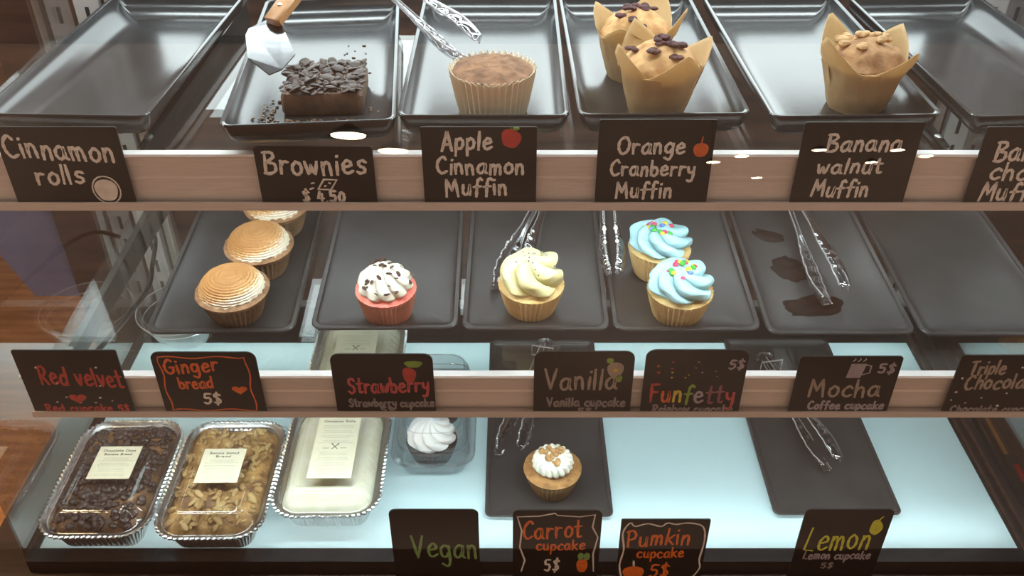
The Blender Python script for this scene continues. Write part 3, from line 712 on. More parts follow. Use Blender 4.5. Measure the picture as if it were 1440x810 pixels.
for k in range(14): mb.ball((rng.uniform(-.01, .05), rng.uniform(.07, .15), .0006), rng.uniform(.0008, .002), 6, 4, sq=(1.5, .8, .5))
cr = mb.build('brownie_crumbs', 'brownie'); cr.location = (-0.184, 0.852, TF); tag(cr, 'loose brownie crumbs scattered on the tray around the brownie slab', 'crumbs', None, 'stuff')
# cake server resting on the tray rim and the brownie: blade towards the viewer
sv = thing('cake_server', 'steel cake server with riveted wooden handle leaning over the brownie', 'cake server', (-0.2395, 0.882, 0.5625))
mb = MB()
def plate(mb, out, t):
    n = len(out); mb.add([tuple(p) for p in out] + [(p[0], p[1], p[2] - t) for p in out], [tuple(range(n)), tuple(range(n, 2 * n))[::-1]] + [(i, n + i, n + (i + 1) % n, (i + 1) % n) for i in range(n)])
A_ = Vector
bl = [(-.0270, .030, .0050), (-.0285, .020, .0020), (-.020, -.015, -.008), (.0045, -.037, -.016), (.0160, -.030, -.0135), (.0260, -.010, -.006), (.0035, .040, .008), (-.012, .042, .0090)]
plate(mb, [p for p in reversed(bl)], .0012)
mb.build('blade', mat('polished_steel', (0.22, 0.22, 0.23), 0.22, 0.1, 30, 0.06, metal=1.0), sv, sharp=20)
mb = MB(); mb.tube([(-.004, .038, .008), (.000, .044, .014), (.006, .052, .020)], [.003, .0028, .003], 8); mb.build('neck', 'steel', sv)
mb = MB(); d = Vector((.40, .72, .40)).normalized(); sd = Vector((.87, -.48, 0)).normalized(); up = sd.cross(d).normalized(); rings = []
for k, (s, w_) in enumerate(((-.002, .0065), (0, .0095), (.03, .0105), (.06, .0100), (.09, .0105), (.11, .0095), (.113, .006))):
    c = Vector((-.003, .036, .010)) + d * s
    rings.append([c + sd * (w_ * a) + up * (.006 * b) for a, b in ((1, -.6), (1, .6), (.6, 1), (-.6, 1), (-1, .6), (-1, -.6), (-.6, -1), (.6, -1))])
mb.loft(rings); hd = mb.build('handle', 'wood_handle', sv, sharp=50)
for s in (.018, .034, .06):
    q = MB(); c = Vector((-.003, .036, .010)) + d * s + up * .0062; q.ball(c, .0030, 10, 6, sq=(1, 1, .5)); q.build('rivet', 'steel', hd)

# ------------------------------------------------------------------ tongs
def arm_mesh(side, L, op, w0=.0052, w1=.012, scal=.0011, roll=0.0, hinge=.004):
    """one arm: channel handle widening into a scalloped scoop; hinge at origin, tip at -y"""
    mb = MB(); n = 120; mt_ = 8; rows = []
    cr, sr = math.cos(roll), math.sin(roll)
    for k in range(n + 1):
        s = k / n
        w = w0 + (w1 - w0) * max(0, min(1, (s - .45) / .25)) ** 1.0
        if s > .82: w *= math.sqrt(max(.03, 1 - ((s - .82) / .182) ** 2))
        if s > .56: w += scal * math.sin(s * 78)
        cx = hinge + op * (s ** 1.1) - .006 * max(0, (s - .8) / .2) ** 2
        bul = .004 + .004 * max(0, min(1, (s - .5) / .3))
        row = []
        for j in range(mt_ + 1):
            t = 2 * j / mt_ - 1
            ox = side * (cx + bul * (1 - t * t)); oz = t * w
            row.append((ox * cr - oz * sr, -s * L, ox * sr + oz * cr))
        rows.append(row)
    vs = [p for r in rows for p in r]; c = mt_ + 1
    mb.add(vs, [(k * c + j, k * c + j + 1, (k + 1) * c + j + 1, (k + 1) * c + j) for k in range(n) for j in range(mt_)])
    return mb
def edge_pts(side, L, op, w0, w1, scal, roll, hinge, which, s0, s1, n=40):
    out = []; cr, sr = math.cos(roll), math.sin(roll)
    for k in range(n + 1):
        s = s0 + (s1 - s0) * k / n; w = w0 + (w1 - w0) * max(0, min(1, (s - .45) / .25))
        if s > .82: w *= math.sqrt(max(.03, 1 - ((s - .82) / .182) ** 2))
        if s > .56: w += scal * math.sin(s * 78)
        cx = hinge + op * (s ** 1.1) - .006 * max(0, (s - .8) / .2) ** 2
        ox, oz = side * cx, which * w
        out.append((ox * cr - oz * sr, -s * L, ox * sr + oz * cr))
    return out
def tongs(label, loc, rz, rx=0, L=.23, op=.016, roll=R(35), smear=0, seed=1, w1=.012, ry=0, ring=True):
    o = thing('serving_tongs', label, 'tongs', loc, rz, rx, 'clear plastic tongs'); o.rotation_euler = (rx, ry, rz)
    kw = dict(w0=.0055, w1=w1, scal=.0010, roll=roll, hinge=.004)
    rng = random.Random(seed)
    for side in (-1, 1):
        a = arm_mesh(side, L, op, **kw).build('arm', 'clear_tongs', o, sharp=60)
        m_ = a.modifiers.new('wall', 'SOLIDIFY'); m_.thickness = .0014; m_.offset = 0
        for wh in (-1, 1):                                          # rolled edges of the moulding
            q = MB(); q.tube(edge_pts(side, L, op, kw['w0'], w1, kw['scal'], roll, kw['hinge'], wh, 0.02, .985, 170), .0009, 6); q.build('rolled_edge', 'clear_tongs_edge', a)
        if smear:
            q = MB()
            for wh, s0, s1 in ((1, .6, .8), (-1, .72, .97), (1, .88, .98)):
                pp = edge_pts(side, L, op, kw['w0'], w1, kw['scal'], roll, kw['hinge'], wh, s0, s1, 26)
                q.tube(pp, [.0004 + smear * abs(noise.noise(Vector((i * .33, seed, s0 * 9)))) for i in range(len(pp))], 8)
            q.build('frosting_smear', 'smear_white', a)
    q = MB(); rr = .006 + .006; q.tube([(-rr, .0, 0), (-rr * .8, .008, 0), (0, .0125, 0), (rr * .8, .008, 0), (rr, 0, 0)], .003, 8); q.build('hinge', 'clear_tongs', o)
    if ring:
        q = MB(); q.tube([(-.016, -.020, .004), (-.016, -.020, .012), (.016, -.020, .012), (.016, -.020, .004), (.016, -.020, -.006), (-.016, -.020, -.006), (-.016, -.020, .004)], .0011, 6); q.build('locking_ring', 'clear_tongs_edge', o)
    return o
M['clear_tongs_edge'] = clear('tong_edge_plastic', (0.75, 0.75, 0.76), 0.12, 0.30, 0.95, power=1.5)
_n, _l = nodes_of(M['clear_tongs_edge']); _d = _n.new('ShaderNodeBsdfDiffuse'); _d.inputs['Color'].default_value = (0.8, 0.8, 0.8, 1); _mx = _n.new('ShaderNodeMixShader'); _mx.inputs[0].default_value = 0.35  # white diffuse mixed in, standing for glints along the clear edges
_o = _n['Material Output']; _l.new(_o.inputs['Surface'].links[0].from_socket, _mx.inputs[1]); _l.new(_d.outputs[0], _mx.inputs[2]); _l.new(_mx.outputs[0], _o.inputs['Surface'])
# upper shelf: leaning over the muffin, hinge up at the rear left
tongs('clear plastic tongs leaning on the tray rim beside the cinnamon muffin', (-0.165, 1.015, 0.605), R(39), R(11), .205, .010, R(55), 0, 1, .013)
# middle shelf
def tl(x, y, dz): return (x, y, zg(y) + MT + dz)
tongs('clear plastic tongs with white frosting edges behind the yellow cupcake', tl(0.048, 1.055, .017), R(-14), R(TILT), .22, .017, R(30), .0016, 2)
tongs('frosting smeared clear tongs standing in the gap beside the blue cupcakes', tl(0.1145, 1.010, .070), R(0), R(19), .165, .004, R(8), .0030, 3, .010)
tongs('clear plastic tongs lying in the chocolate smeared tray', tl(0.352, 1.050, .021), R(1), R(TILT), .235, .012, R(48), 0, 4, .016)
tongs('clear plastic tongs lying behind the carrot cupcake', (0.050, 1.072, .021), R(-14), 0, .225, .017, R(30), .0016, 5)
tongs('clear plastic tongs lying alone on the empty lower tray', (0.373, 1.040, .021), R(11), 0, .215, .009, R(50), .0004, 6, .016)
# chocolate smears: thin irregular patches of chocolate left on the tray
def smear(label, x, y, a, b, rot, seed):
    mb = MB(); rings = []; n = 40
    for k in range(9):
        t = 1 - k / 9; ring = []
        for i in range(n):
            an = 2 * pi * i / n; w = 1 + .35 * noise.noise(Vector((math.cos(an) * 1.6, math.sin(an) * 1.6, seed))) + .18 * noise.noise(Vector((math.cos(an) * 5, math.sin(an) * 5, seed)))
            px, py = a * t * w * math.cos(an), b * t * w * math.sin(an)
            z = .0001 + (.0016 * (1 - t ** 3)) * (.6 + .6 * noise.noise(Vector((px * 110, py * 110, seed)))) if k else 0.0
            ring.append((px, py, max(z, .0001) if k else 0.0))
        rings.append(ring)
    mb.loft(rings); o = mb.build('chocolate_smear', 'choc_smear'); o.location = (x, y, mz(y)); o.rotation_euler = (R(TILT), 0, rot)
    return tag(o, label, 'smear', 'chocolate smears left on the tray')
smear('small dark chocolate smear farthest back on the tray', 0.3093, 0.962, .029, .012, R(-28), 1)
smear('long chocolate smear between the two others on the tray', 0.3230, 0.893, .031, .020, R(-48), 2)
smear('ragged chocolate smear nearest the front, under the tong tips', 0.3385, 0.826, .038, .017, R(8), 3)

# ------------------------------------------------------------------ foil pans with clear lids
def foil_pan(label, loc, rz, W, L, H, food, chips, lab, title, group='foil pans of bread and rolls', lid_h=.020):
    o = thing('foil_pan', label, 'foil pan', loc, rz, 0, group); rng = random.Random(int(loc[0] * -1000))
    mb = MB(); hw, hl, r = W / 2, L / 2, .026; nn = 16
    def crimp(ring, amp):
        out = []
        for i, p in enumerate(ring):
            s = 1 if i % 2 else -1; v = Vector((p[0], p[1], 0)).normalized(); out.append((p[0] + v.x * amp * s, p[1] + v.y * amp * s, p[2] + amp * .5 * s))
        return out
    def dense(hw, hl, r, z):                                        # rounded rectangle with evenly spaced points
        base = rrect(hw, hl, r, z, 8); out = []
        for a, b in zip(base, base[1:] + base[:1]):
            k = max(1, round(math.dist(a, b) / .0032))
            out += [tuple(a[q] + (b[q] - a[q]) * j / k for q in range(3)) for j in range(k)]
        return out
    ref = dense(hw - .008, hl - .008, r, 0); N = len(ref)
    def dr(f, z, extra=0.0):
        return [(p[0] * f + (extra if p[0] > 0 else -extra) * 0, p[1] * (1 - (1 - f) * hw / hl), z) for p in ref]
    def off(dd, z): 
        out = []
        for i, p in enumerate(ref):
            a = Vector(ref[(i + 1) % N]) - Vector(ref[i - 1]); nv_ = Vector((a.y, -a.x, 0)).normalized(); out.append((p[0] + nv_.x * dd, p[1] + nv_.y * dd, z))
        return out
    rings = [off(-.020, 0), off(-.013, 0), crimp(off(-.010, .004), .0003), crimp(off(-.0055, H * .5), .0009), crimp(off(-.001, H - .003), .0009), off(.0, H - .001), crimp(off(.004, H), .0006), crimp(off(.0085, H - .0005), .0011), crimp(off(.009, H + .0028), .0012), crimp(off(.0065, H + .0032), .0008), off(.003, H + .001), off(-.002, H - .004), off(-.010, .006), off(-.018, .003)]
    mb.loft(rings); mb.build('foil_tray', 'foil', o, sharp=20)
    # food
    mb = MB(); nx, ny = 44, 60; fx, fy = hw - .0105, hl - .0105; vs = []; fs = []
    for j in range(ny + 1):
        for i in range(nx + 1):
            x = -fx + 2 * fx * i / nx; y = -fy + 2 * fy * j / ny
            ex = max(0, abs(x) - (fx - .018)) / .018; ey = max(0, abs(y) - (fy - .018)) / .018; e = min(1, math.hypot(ex, ey))
            if ex > 0 and ey > 0 and math.hypot(ex, ey) > 1:
                k_ = 1 / math.hypot(ex, ey); x = math.copysign(fx - .018 + ex * .018 * k_, x); y = math.copysign(fy - .018 + ey * .018 * k_, y)
            p = Vector((x, y, 0)); amp = chips[2]
            z = H + .003 - .011 * e ** 3 + amp * (noise.noise(p * 75) + .6 * noise.noise(p * 190))
            vs.append((x, y, z))
    c = nx + 1
    fs = [(j * c + i, j * c + i + 1, (j + 1) * c + i + 1, (j + 1) * c + i) for j in range(ny) for i in range(nx)]
    mb.add(vs, fs); fd = mb.build('bread' if chips[0] else 'rolls', food, o, sharp=0)
    if chips[0]:
        q = MB()
        for k in range(chips[0]):
            x, y = rng.uniform(-fx * .93, fx * .93), rng.uniform(-fy * .95, fy * .95); s = rng.uniform(.6, 1.25) * chips[3]
            rot = Matrix.Rotation(rng.uniform(-.7, .7), 3, 'X') @ Matrix.Rotation(rng.uniform(-.7, .7), 3, 'Y') @ Matrix.Rotation(rng.uniform(0, 6), 3, 'Z')
            ed = max(0, abs(x) - (fx - .018)) / .018; ey = max(0, abs(y) - (fy - .018)) / .018
            q.ball((x, y, H + .0045 - .010 * min(1, math.hypot(ed, ey)) ** 3), s, 8, 6, sq=(1, .9, .62) if chips[4] else (1.3, .7, .5), rot=rot)
        tag(q.build(chips[5], chips[1], o), None, None, None, 'stuff')
    # clear lid: flange, ribbed wall, plateau with a raised bead
    mb = MB(); z1 = H + lid_h
    def rib(ring, amp):
        out = []
        for i, p in enumerate(ring):
            a = Vector(ring[(i + 1) % N]) - Vector(ring[i - 1]); nv_ = Vector((a.y, -a.x, 0)).normalized(); s = math.cos(i * pi / 2) * amp
            out.append((p[0] + nv_.x * s, p[1] + nv_.y * s, p[2]))
        return out
    mb.loft([off(.0062, H + .0036), off(.0015, H + .0040), off(-.001, H + .0065), rib(off(-.0035, H + .009), .0017), rib(off(-.009, z1 - .004), .0017), off(-.012, z1 - .001), off(-.015, z1), off(-.0185, z1 + .0006), off(-.0205, z1 + .0020), off(-.0225, z1 + .0006), off(-.026, z1)], cap0=False)
    ld = mb.build('clear_lid', 'clear_lid', o, sharp=50)
    if lab:
        lx, ly, lw, ll, rot = lab
        q = MB(); q.loft([[(-lw / 2, -ll / 2, 0), (lw / 2, -ll / 2, 0), (lw / 2, ll / 2, 0), (-lw / 2, ll / 2, 0)], [(-lw / 2, -ll / 2, .0006), (lw / 2, -ll / 2, .0006), (lw / 2, ll / 2, .0006), (-lw / 2, ll / 2, .0006)]])
        lb = q.build('label', 'paper', o, sharp=20); lb.location = (lx, ly, z1 + .0004); lb.rotation_euler = (0, 0, rot)
        q = MB(); y = ll / 2 - .009
        def flat_text(txt, wd, yy, cap, pen):
            for i, st in text_strokes(txt, -wd / 2, wd / 2, 0, cap, 0, .01):
                stroke(q, st, 0, pen, th=.0002)
        rowq = []
        for (txt, wd, cap) in title:
            n0 = len(q.v); flat_text(txt, wd, 0, cap, .00042)
            for i in range(n0, len(q.v)):
                x_, y_, z_ = q.v[i]; q.v[i] = (x_, y + z_, .0007 - y_)
            y -= cap * 1.75
        if title: q.build('title', 'ink', lb)
        q = MB(); k = 0; ic = MB()
        while y > -ll / 2 + .004:                                   # small print, unreadable in the photograph
            if k % 4 != 3:
                wd = lw * rng.uniform(.55, .8) / 2; x = -wd
                while x < wd:
                    dx = rng.uniform(.0015, .004); q.box(x, min(x + dx, wd), y, y + .00055, .0006, .00075); x += dx + .0008
            y -= .0022; k += 1
            if ll > .08 and abs(y) < .006 and k < 900:              # crossed spoon and fork mark
                for s in (-1, 1):
                    m0 = len(ic.v); ic.box(-.0055, .0055, -.0005, .0005, .0006, .00085); ic.ball((.0058 * 1, 0, .0007), .0014, 8, 4, sq=(1.2, .8, .2))
                    R_ = Matrix.Rotation(R(50) if s > 0 else R(130), 3, 'Z')
                    for i in range(m0, len(ic.v)): ic.v[i] = tuple(R_ @ Vector(ic.v[i]) + Vector((0, y - .004, 0)))
                for s in (-1, 1): ic.box(s * .011 - .004, s * .011 + .004, y - .0068, y - .0063, .0006, .0008)
                y -= .012; k += 1000
        q.build('small_print', 'pale_ink', lb)
        if ic.v: ic.build('cutlery_mark', 'ink', lb)
    return o
M['clear_lid'] = clear('clear_lid_plastic', (0.955, 0.955, 0.955), 0.05, 0.04, 0.9, power=2.4)
M['chip'] = mat('chocolate_chip', (0.045, 0.026, 0.022), 0.35, 0.3, 60)
M['nut'] = mat('walnut_bits', (0.30, 0.16, 0.05), 0.5, 0.2, 60, 0.5, col2=(0.56, 0.40, 0.17), bscale=150)
choc = (400, 'chip', .0018, .0052, True, 'chocolate_chips'); nut = (230, 'nut', .002, .0048, False, 'walnut_topping'); ice = (0, None, .0012, 0, True, '')
foil_pan('foil pan of dark chocolate chip banana bread under a clear lid', (-0.4930, 0.792, 0), R(0.5), .131, .192, .040, 'bread_choc', choc, (.003, .004, .052, .054, 0), [('Chocolate Chips', .040, .0034), ('Banana Bread', .034, .0030)])
foil_pan('foil pan of golden banana walnut bread under a clear lid', (-0.3580, 0.790, 0), R(0.5), .129, .192, .040, 'bread_walnut', nut, (.000, .001, .052, .056, 0), [('Banana Walnut', .036, .0032), ('Bread', .018, .0030)])
foil_pan('foil pan of cream iced cinnamon rolls, nearer pan with its whole label showing', (-0.2255, 0.8225, 0), R(0.5), .131, .192, .040, 'rolls_icing', ice, (.003, .000, .054, .105, 0), [('Cinnamon Rolls', .040, .0036)])
foil_pan('foil pan of cream iced cinnamon rolls, farther pan seen through the glass shelf', (-0.222, 1.0160, 0), R(0.5), .131, .182, .040, 'rolls_icing', ice, (-.001, .000, .058, .105, 0), [('Cinnamon Rolls', .040, .0036)])

# ------------------------------------------------------------------ clamshell and clear bowl
o = thing('clamshell_box', 'clear plastic clamshell box around two white frosted cupcakes', 'container', (-0.1025, 0.913, 0))
mb = MB(); mb.loft([rrect(.040, .080, .020, .0006), rrect(.044, .084, .022, .004), rrect(.048, .088, .024, .026), rrect(.055, .095, .026, .027), rrect(.055, .095, .026, .0285), rrect(.047, .087, .023, .0285), rrect(.043, .083, .021, .005), rrect(.038, .078, .019, .0020)], cap0=True, cap1=True)
mb.build('base', 'clear_plastic', o, sharp=40)
mb = MB(); mb.loft([rrect(.055, .095, .026, .030), rrect(.049, .089, .024, .031), rrect(.047, .087, .024, .045), rrect(.045, .085, .024, .046), rrect(.043, .083, .024, .062), rrect(.039, .079, .022, .070), rrect(.033, .073, .020, .072)], cap0=False)
lid = mb.build('lid', 'clear_plastic', o, sharp=40)
mb = MB()
for z_, a, b in ((.0465, .0452, .0852), (.0305, .0535, .0935), (.071, .037, .077)):
    ring = rrect(a, b, .023, z_); mb.tube(ring + ring[:2], .0007, 6)
mb.build('bead', 'clear_plastic', lid)
o = thing('plastic_bowl', 'round clear plastic bowl behind the dusted cupcakes tray', 'bowl', (-0.502, 1.120, 0.001))
mb = MB(); mb.loft([circ(.032, 0, 40), circ(.037, .001, 40), circ(.050, .018, 40), circ(.060, .040, 40), circ(.063, .052, 40), circ(.068, .0525, 40), circ(.068, .054, 40), circ(.062, .054, 40), circ(.059, .040, 40), circ(.049, .019, 40), circ(.035, .003, 40)])
mb.build('body', 'clear_plastic', o, sharp=40)
mb = MB()
for r_, z_ in ((.0672, .0535), (.0602, .041)):
    ring = circ(r_, z_, 40); mb.tube(ring + ring[:2], .0009, 6)
mb.build('rim', 'clear_tongs_edge', o)
# cable along the left bracket
mb = MB(); mb.tube(smooth_pts([(-0.552, 1.185, 0.140), (-0.535, 1.16, 0.165), (-0.515, 1.12, 0.175), (-0.500, 1.06, 0.176), (-0.4865, 1.0, 0.178), (-0.4845, 0.93, 0.19), (-0.4835, 0.86, 0.205), (-0.4825, 0.78, 0.225)], 6), .0032, 8)
cb = mb.build('power_cable', 'black_plastic'); tag(cb, 'dark cable running along the left shelf bracket to the corner', 'cable')

# ================================================================== FLAVOUR CARDS
TG = 'cards on the upper rail'; MG = 'cards on the lower rail'; BG = 'cards along the deck front'
YT, YM, YB = 0.7445, 0.7145, 0.6890
ZT, ZM, ZB = 0.4600, 0.2218, -0.0195
def place(o, y): return o
# upper rail
W_, H_ = .106, .080
o = card('black card lettered Cinnamon rolls with a white roll drawing', -0.4055, YT, ZT, .110, .080, .002, TG)
write(o, .110, .080, [('Cinnamon', .04, .92, .64, .27, 'white', -.07), ('rolls', .22, .62, .28, .24, 'white', .02)])
draw(o, 'drawing', 'white', [blob(.78, .20, .095, .15)], [[(.78 + .115 * math.cos(a), .20 + .18 * math.sin(a)) for a in [k * .33 for k in range(20)]]], .110, .080, .0008)
o = card('black card lettered Brownies with its price in white', -0.1790, YT, ZT, .107, .0605, .004, TG)
write(o, .107, .0605, [('Brownies', .06, .93, .54, .36, 'white'), ('$ 4.50', .36, .72, .05, .22, 'white')])
draw(o, 'drawing', 'white', [], [[(.50, .28), (.56, .45), (.67, .44), (.61, .27), (.50, .28)], [(.56, .33), (.57, .34)], [(.60, .39), (.61, .38)], [(.45, .38), (.47, .39)], [(.43, .28), (.46, .30)], [(.68, .22), (.70, .22)]], .107, .0605)
o = card('black card lettered Apple Cinnamon Muffin with a red apple', -0.0295, YT, ZT, .1035, .080, .002, TG)
write(o, .1035, .080, [('Apple', .17, .61, .71, .22, 'white', .04), ('Cinnamon', .12, .89, .41, .21, 'white'), ('Muffin', .19, .74, .12, .22, 'white', .03)])
draw(o, 'apple_drawing', 'tomato', [blob(.775, .86, .085, .12, 20, .10, 1.0)], [], .1035, .080); draw(o, 'leaf_drawing', 'leaf', [blob(.82, 1.00 - .02, .03, .02)], [[(.775, .93), (.775, .985)]], .1035, .080, .0007)
o = card('black card lettered Orange Cranberry Muffin with an orange fruit', 0.1290, YT, ZT, .1040, .087, .002, TG)
write(o, .104, .087, [('Orange', .17, .75, .62, .19, 'white'), ('Cranberry', .12, .86, .36, .18, 'white'), ('Muffin', .18, .68, .09, .19, 'white')])
draw(o, 'orange_drawing', 'orange', [blob(.89, .66, .065, .085)], [[(.89, .74), (.895, .81)]], .104, .087, .0007)
o = card('black card lettered Banana walnut Muffin', 0.3115, YT, ZT, .1055, .0845, .002, TG)
write(o, .1055, .0845, [('Banana', .22, .86, .66, .20, 'white'), ('walnut', .18, .74, .40, .18, 'white'), ('Muffin', .17, .67, .11, .20, 'white')])
o = card('black card lettered Banana choc Muffin, cut off at the right', 0.4735, YT, ZT, .1055, .080, .002, TG)
write(o, .1055, .080, [('Banana', .14, .80, .58, .24, 'white'), ('choc', .15, .6, .34, .22, 'white'), ('Muffin', .12, .7, .06, .24, 'white')])
# lower rail
def wavy(x0, x1, z0, z1, n=14, a=.012, seed=0):
    pts = []
    for (p, q) in (((x0, z0), (x0, z1)), ((x0, z1), (x1, z1)), ((x1, z1), (x1, z0)), ((x1, z0), (x0, z0))):
        for k in range(n):
            t = k / n; w = a * math.sin(t * 11 + seed + p[0] * 5) ; pts.append((p[0] + (q[0] - p[0]) * t + (w if p[0] == q[0] else 0), p[1] + (q[1] - p[1]) * t + (w * 1.3 if p[1] == q[1] else 0)))
    return pts + pts[:1]
o = card('brown black card lettered Red velvet with a red heart and white dots', -0.4515, YM, ZM, .1055, .0865, .002, MG)
write(o, .1055, .0865, [('Red velvet', .17, 1.0 - .03, .49, .28, 'red', -.06), ('Red cupcake 5$', .12, .95, .03, .12, 'red')])
draw(o, 'heart_drawing', 'red', [heart_pts(.48, .25, .085)], [], .1055, .0865)
dots(o, 'white', [(.18, .74), (.76, .74), (.33, .49), (.74, .45), (.37, .27), (.46, .27), (.70, .26), (.26, .19), (.49, .18), (.64, .18), (.81, .21)], .1055, .0865, .0011)
o = card('black card lettered Ginger bread inside a wavy orange border', -0.3125, YM, ZM, .1065, .0840, .009, MG)
write(o, .1065, .0840, [('Ginger', .10, .62, .66, .22, 'orange', .08), ('bread', .20, .53, .42, .18, 'orange', .02), ('5$', .40, .58, .17, .19, 'white')])
draw(o, 'heart_drawing', 'orange', [heart_pts(.78, .40, .075)], [], .1065, .0840)
draw(o, 'border', 'orange', [], [wavy(.07, .90, .06, .92)], .1065, .0840, .0009)
o = card('brown black card lettered Strawberry with a strawberry drawing', -0.1325, YM, ZM, .1040, .0815, .009, MG)
write(o, .104, .0815, [('Strawberry', .14, .94, .36, .25, 'rose', .02), ('Strawberry cupcake', .13, .985, .12, .13, 'grey'), ('5$', .44, .58, .02, .10, 'grey')])
draw(o, 'strawberry_drawing', 'red', [blob(.76, .66, .065, .14, 20, .12, .5)], [], .104, .0815); draw(o, 'leaf_drawing', 'leaf', [blob(.81, .84, .085, .06, 24, .15)], [], .104, .0815)
o = card('black card lettered Vanilla with a white flower drawing', 0.0735, YM, ZM, .1020, .0850, .010, MG)
write(o, .102, .085, [('Vanilla', .11, .84, .40, .32, 'taupe'), ('Vanilla cupcake', .14, .94, .12, .14, 'grey'), ('5$', .46, .60, .01, .09, 'grey')])
draw(o, 'flower_drawing', 'taupe', [blob(.815, .72, .082, .125, 24, .08)], [], .102, .085); draw(o, 'leaf_drawing', 'leaf', [blob(.755, .86, .035, .045), blob(.86, .58, .03, .06)], [], .102, .085)
q = MB(); filled(q, blob((.815 - .5) * .102, .715 * .085, .0022, .0022, 12), -.0005); q.build('flower_centre', 'ink_yellow', o)
o = card('brown card lettered Funfetty in many colours with dots', 0.1875, YM, ZM, .1040, .0870, .010, MG)
write(o, .104, .087, [('Funfetty', .08, .93, .18, .28, ['red', 'orange', 'yellow', 'leaf', 'lilac', 'plum', 'plum', 'rose']), ('Rainbow cupcake', .12, .93, .01, .13, 'grey'), ('5$', .82, .97, .71, .15, 'lilac')])
dots(o, 'tomato', [(.13, .76), (.14, .66), (.27, .82), (.27, .72)], .104, .087, .0014); dots(o, 'yellow', [(.275, .66), (.275, .58), (.44, .62), (.41, .58)], .104, .087, .0010); dots(o, 'taupe', [(.52, .82), (.57, .66), (.72, .60), (.70, .68), (.5, .73)], .104, .087, .0009)
o = card('brown card lettered Mocha with a lilac mug drawing', 0.3440, YM, ZM, .1045, .0785, .004, MG)
write(o, .1045, .0785, [('Mocha', .16, .87, .30, .30, 'taupe'), ('Coffee cupcake', .19, .95, .08, .14, 'lilac'), ('5$', .79, .95, .72, .17, 'lilac')])
draw(o, 'mug_drawing', 'lilac', [[(.49, .64), (.51, .88), (.66, .88), (.63, .64)]], [[(.65, .86), (.71, .84), (.71, .72), (.64, .69)]], .1045, .0785, .0011)
draw(o, 'steam_drawing', 'white', [], [[(.52, .92), (.54, .95), (.535, .97)], [(.57, .92), (.59, .95), (.585, .97)], [(.62, .92), (.64, .95), (.635, .97)]], .1045, .0785, .0006)
o = card('brown card lettered Triple Chocolate with white dots, cut off at the right', 0.5075, YM, ZM, .1060, .0800, .004, MG)
write(o, .106, .08, [('Triple', .13, .47, .68, .22, 'taupe', .03), ('Chocolate', .13, .88, .42, .24, 'taupe', .04), ('Chocolate cupcake', .08, .98, .02, .12, 'grey')])
dots(o, 'white', [(.08, .62), (.07, .38), (.05, .24), (.20, .19), (.34, .28), (.57, .36), (.53, .14), (.62, .80), (.70, .9), (.72, .62), (.8, .3), (.9, .7)], .106, .08, .0012)
# along the deck
W2, H2 = .1005, .1180
o = card('plain black card lettered Vegan in green', -0.0880, YB, ZB, W2, H2, .008, BG)
write(o, W2, H2, [('Vegan', .22, .97, .30, .33, 'green', -.03)], .0015)
o = card('black card lettered Carrot cupcake inside a white border, small carrot drawn', 0.0512, YB, ZB, W2, H2 - .001, .008, BG)
write(o, W2, H2, [('Carrot', .11, .78, .57, .26, 'carrot', .06), ('cupcake', .27, .83, .40, .15, 'carrot', .04), ('5$', .37, .54, .09, .20, 'white')])
draw(o, 'border', 'white', [], [[(.10, .08), (.14, .25), (.08, .45), (.10, .7), (.05, .9), (.3, .91), (.47, .95), (.5, .92), (.75, .90), (.92, .93), (.9, .75), (.97, .6), (.93, .35), (.95, .08)]], W2, H2, .0011)
draw(o, 'carrot_drawing', 'carrot', [blob(.81, .17, .065, .11, 20, .06)], [], W2, H2); draw(o, 'leaf_drawing', 'green', [blob(.79, .31, .035, .06), blob(.86, .31, .035, .06)], [], W2, H2)
o = card('black card lettered Pumkin cupcake inside a white border with a pumpkin', 0.1700, 0.6735, ZB + .006, .0985, .1140, .002, BG)
write(o, .0985, .114, [('Pumkin', .09, .80, .60, .24, 'carrot', .05), ('cupcake', .22, .76, .42, .15, 'carrot', .02), ('5$', .39, .62, .12, .22, 'carrot')])
draw(o, 'border', 'white', [], [smooth_pts([(.08, .06), (.03, .3), (.06, .55), (.03, .8), (.10, .95), (.16, .90), (.3, .94), (.45, .90), (.52, .95), (.62, .93), (.75, .95), (.92, .90), (.97, .7), (.95, .4), (.97, .25), (.85, .06), (.6, .03), (.2, .04), (.08, .06)], 4)], .0985, .114, .0011)
draw(o, 'pumpkin_drawing', 'carrot', [blob(.20, .19, .125, .105, 22, .05)], [], .0985, .114); draw(o, 'stem_drawing', 'white', [], [[(.20, .27), (.19, .37)]], .0985, .114, .0013)
o = card('black card lettered Lemon in lime green with a lemon drawing', 0.3781, YB, ZB, .0998, H2 + .0005, .007, BG)
write(o, .0998, H2, [('Lemon', .09, .84, .41, .34, 'lime', .02), ('Lemon cupcake', .12, .90, .27, .12, 'lilac'), ('5$', .36, .5, .13, .09, 'grey')])
draw(o, 'lemon_drawing', 'lime', [blob(.85, .75, .072, .105, 20, .10, 2)], [[(.86, .85), (.89, .90)]], .0998, H2)

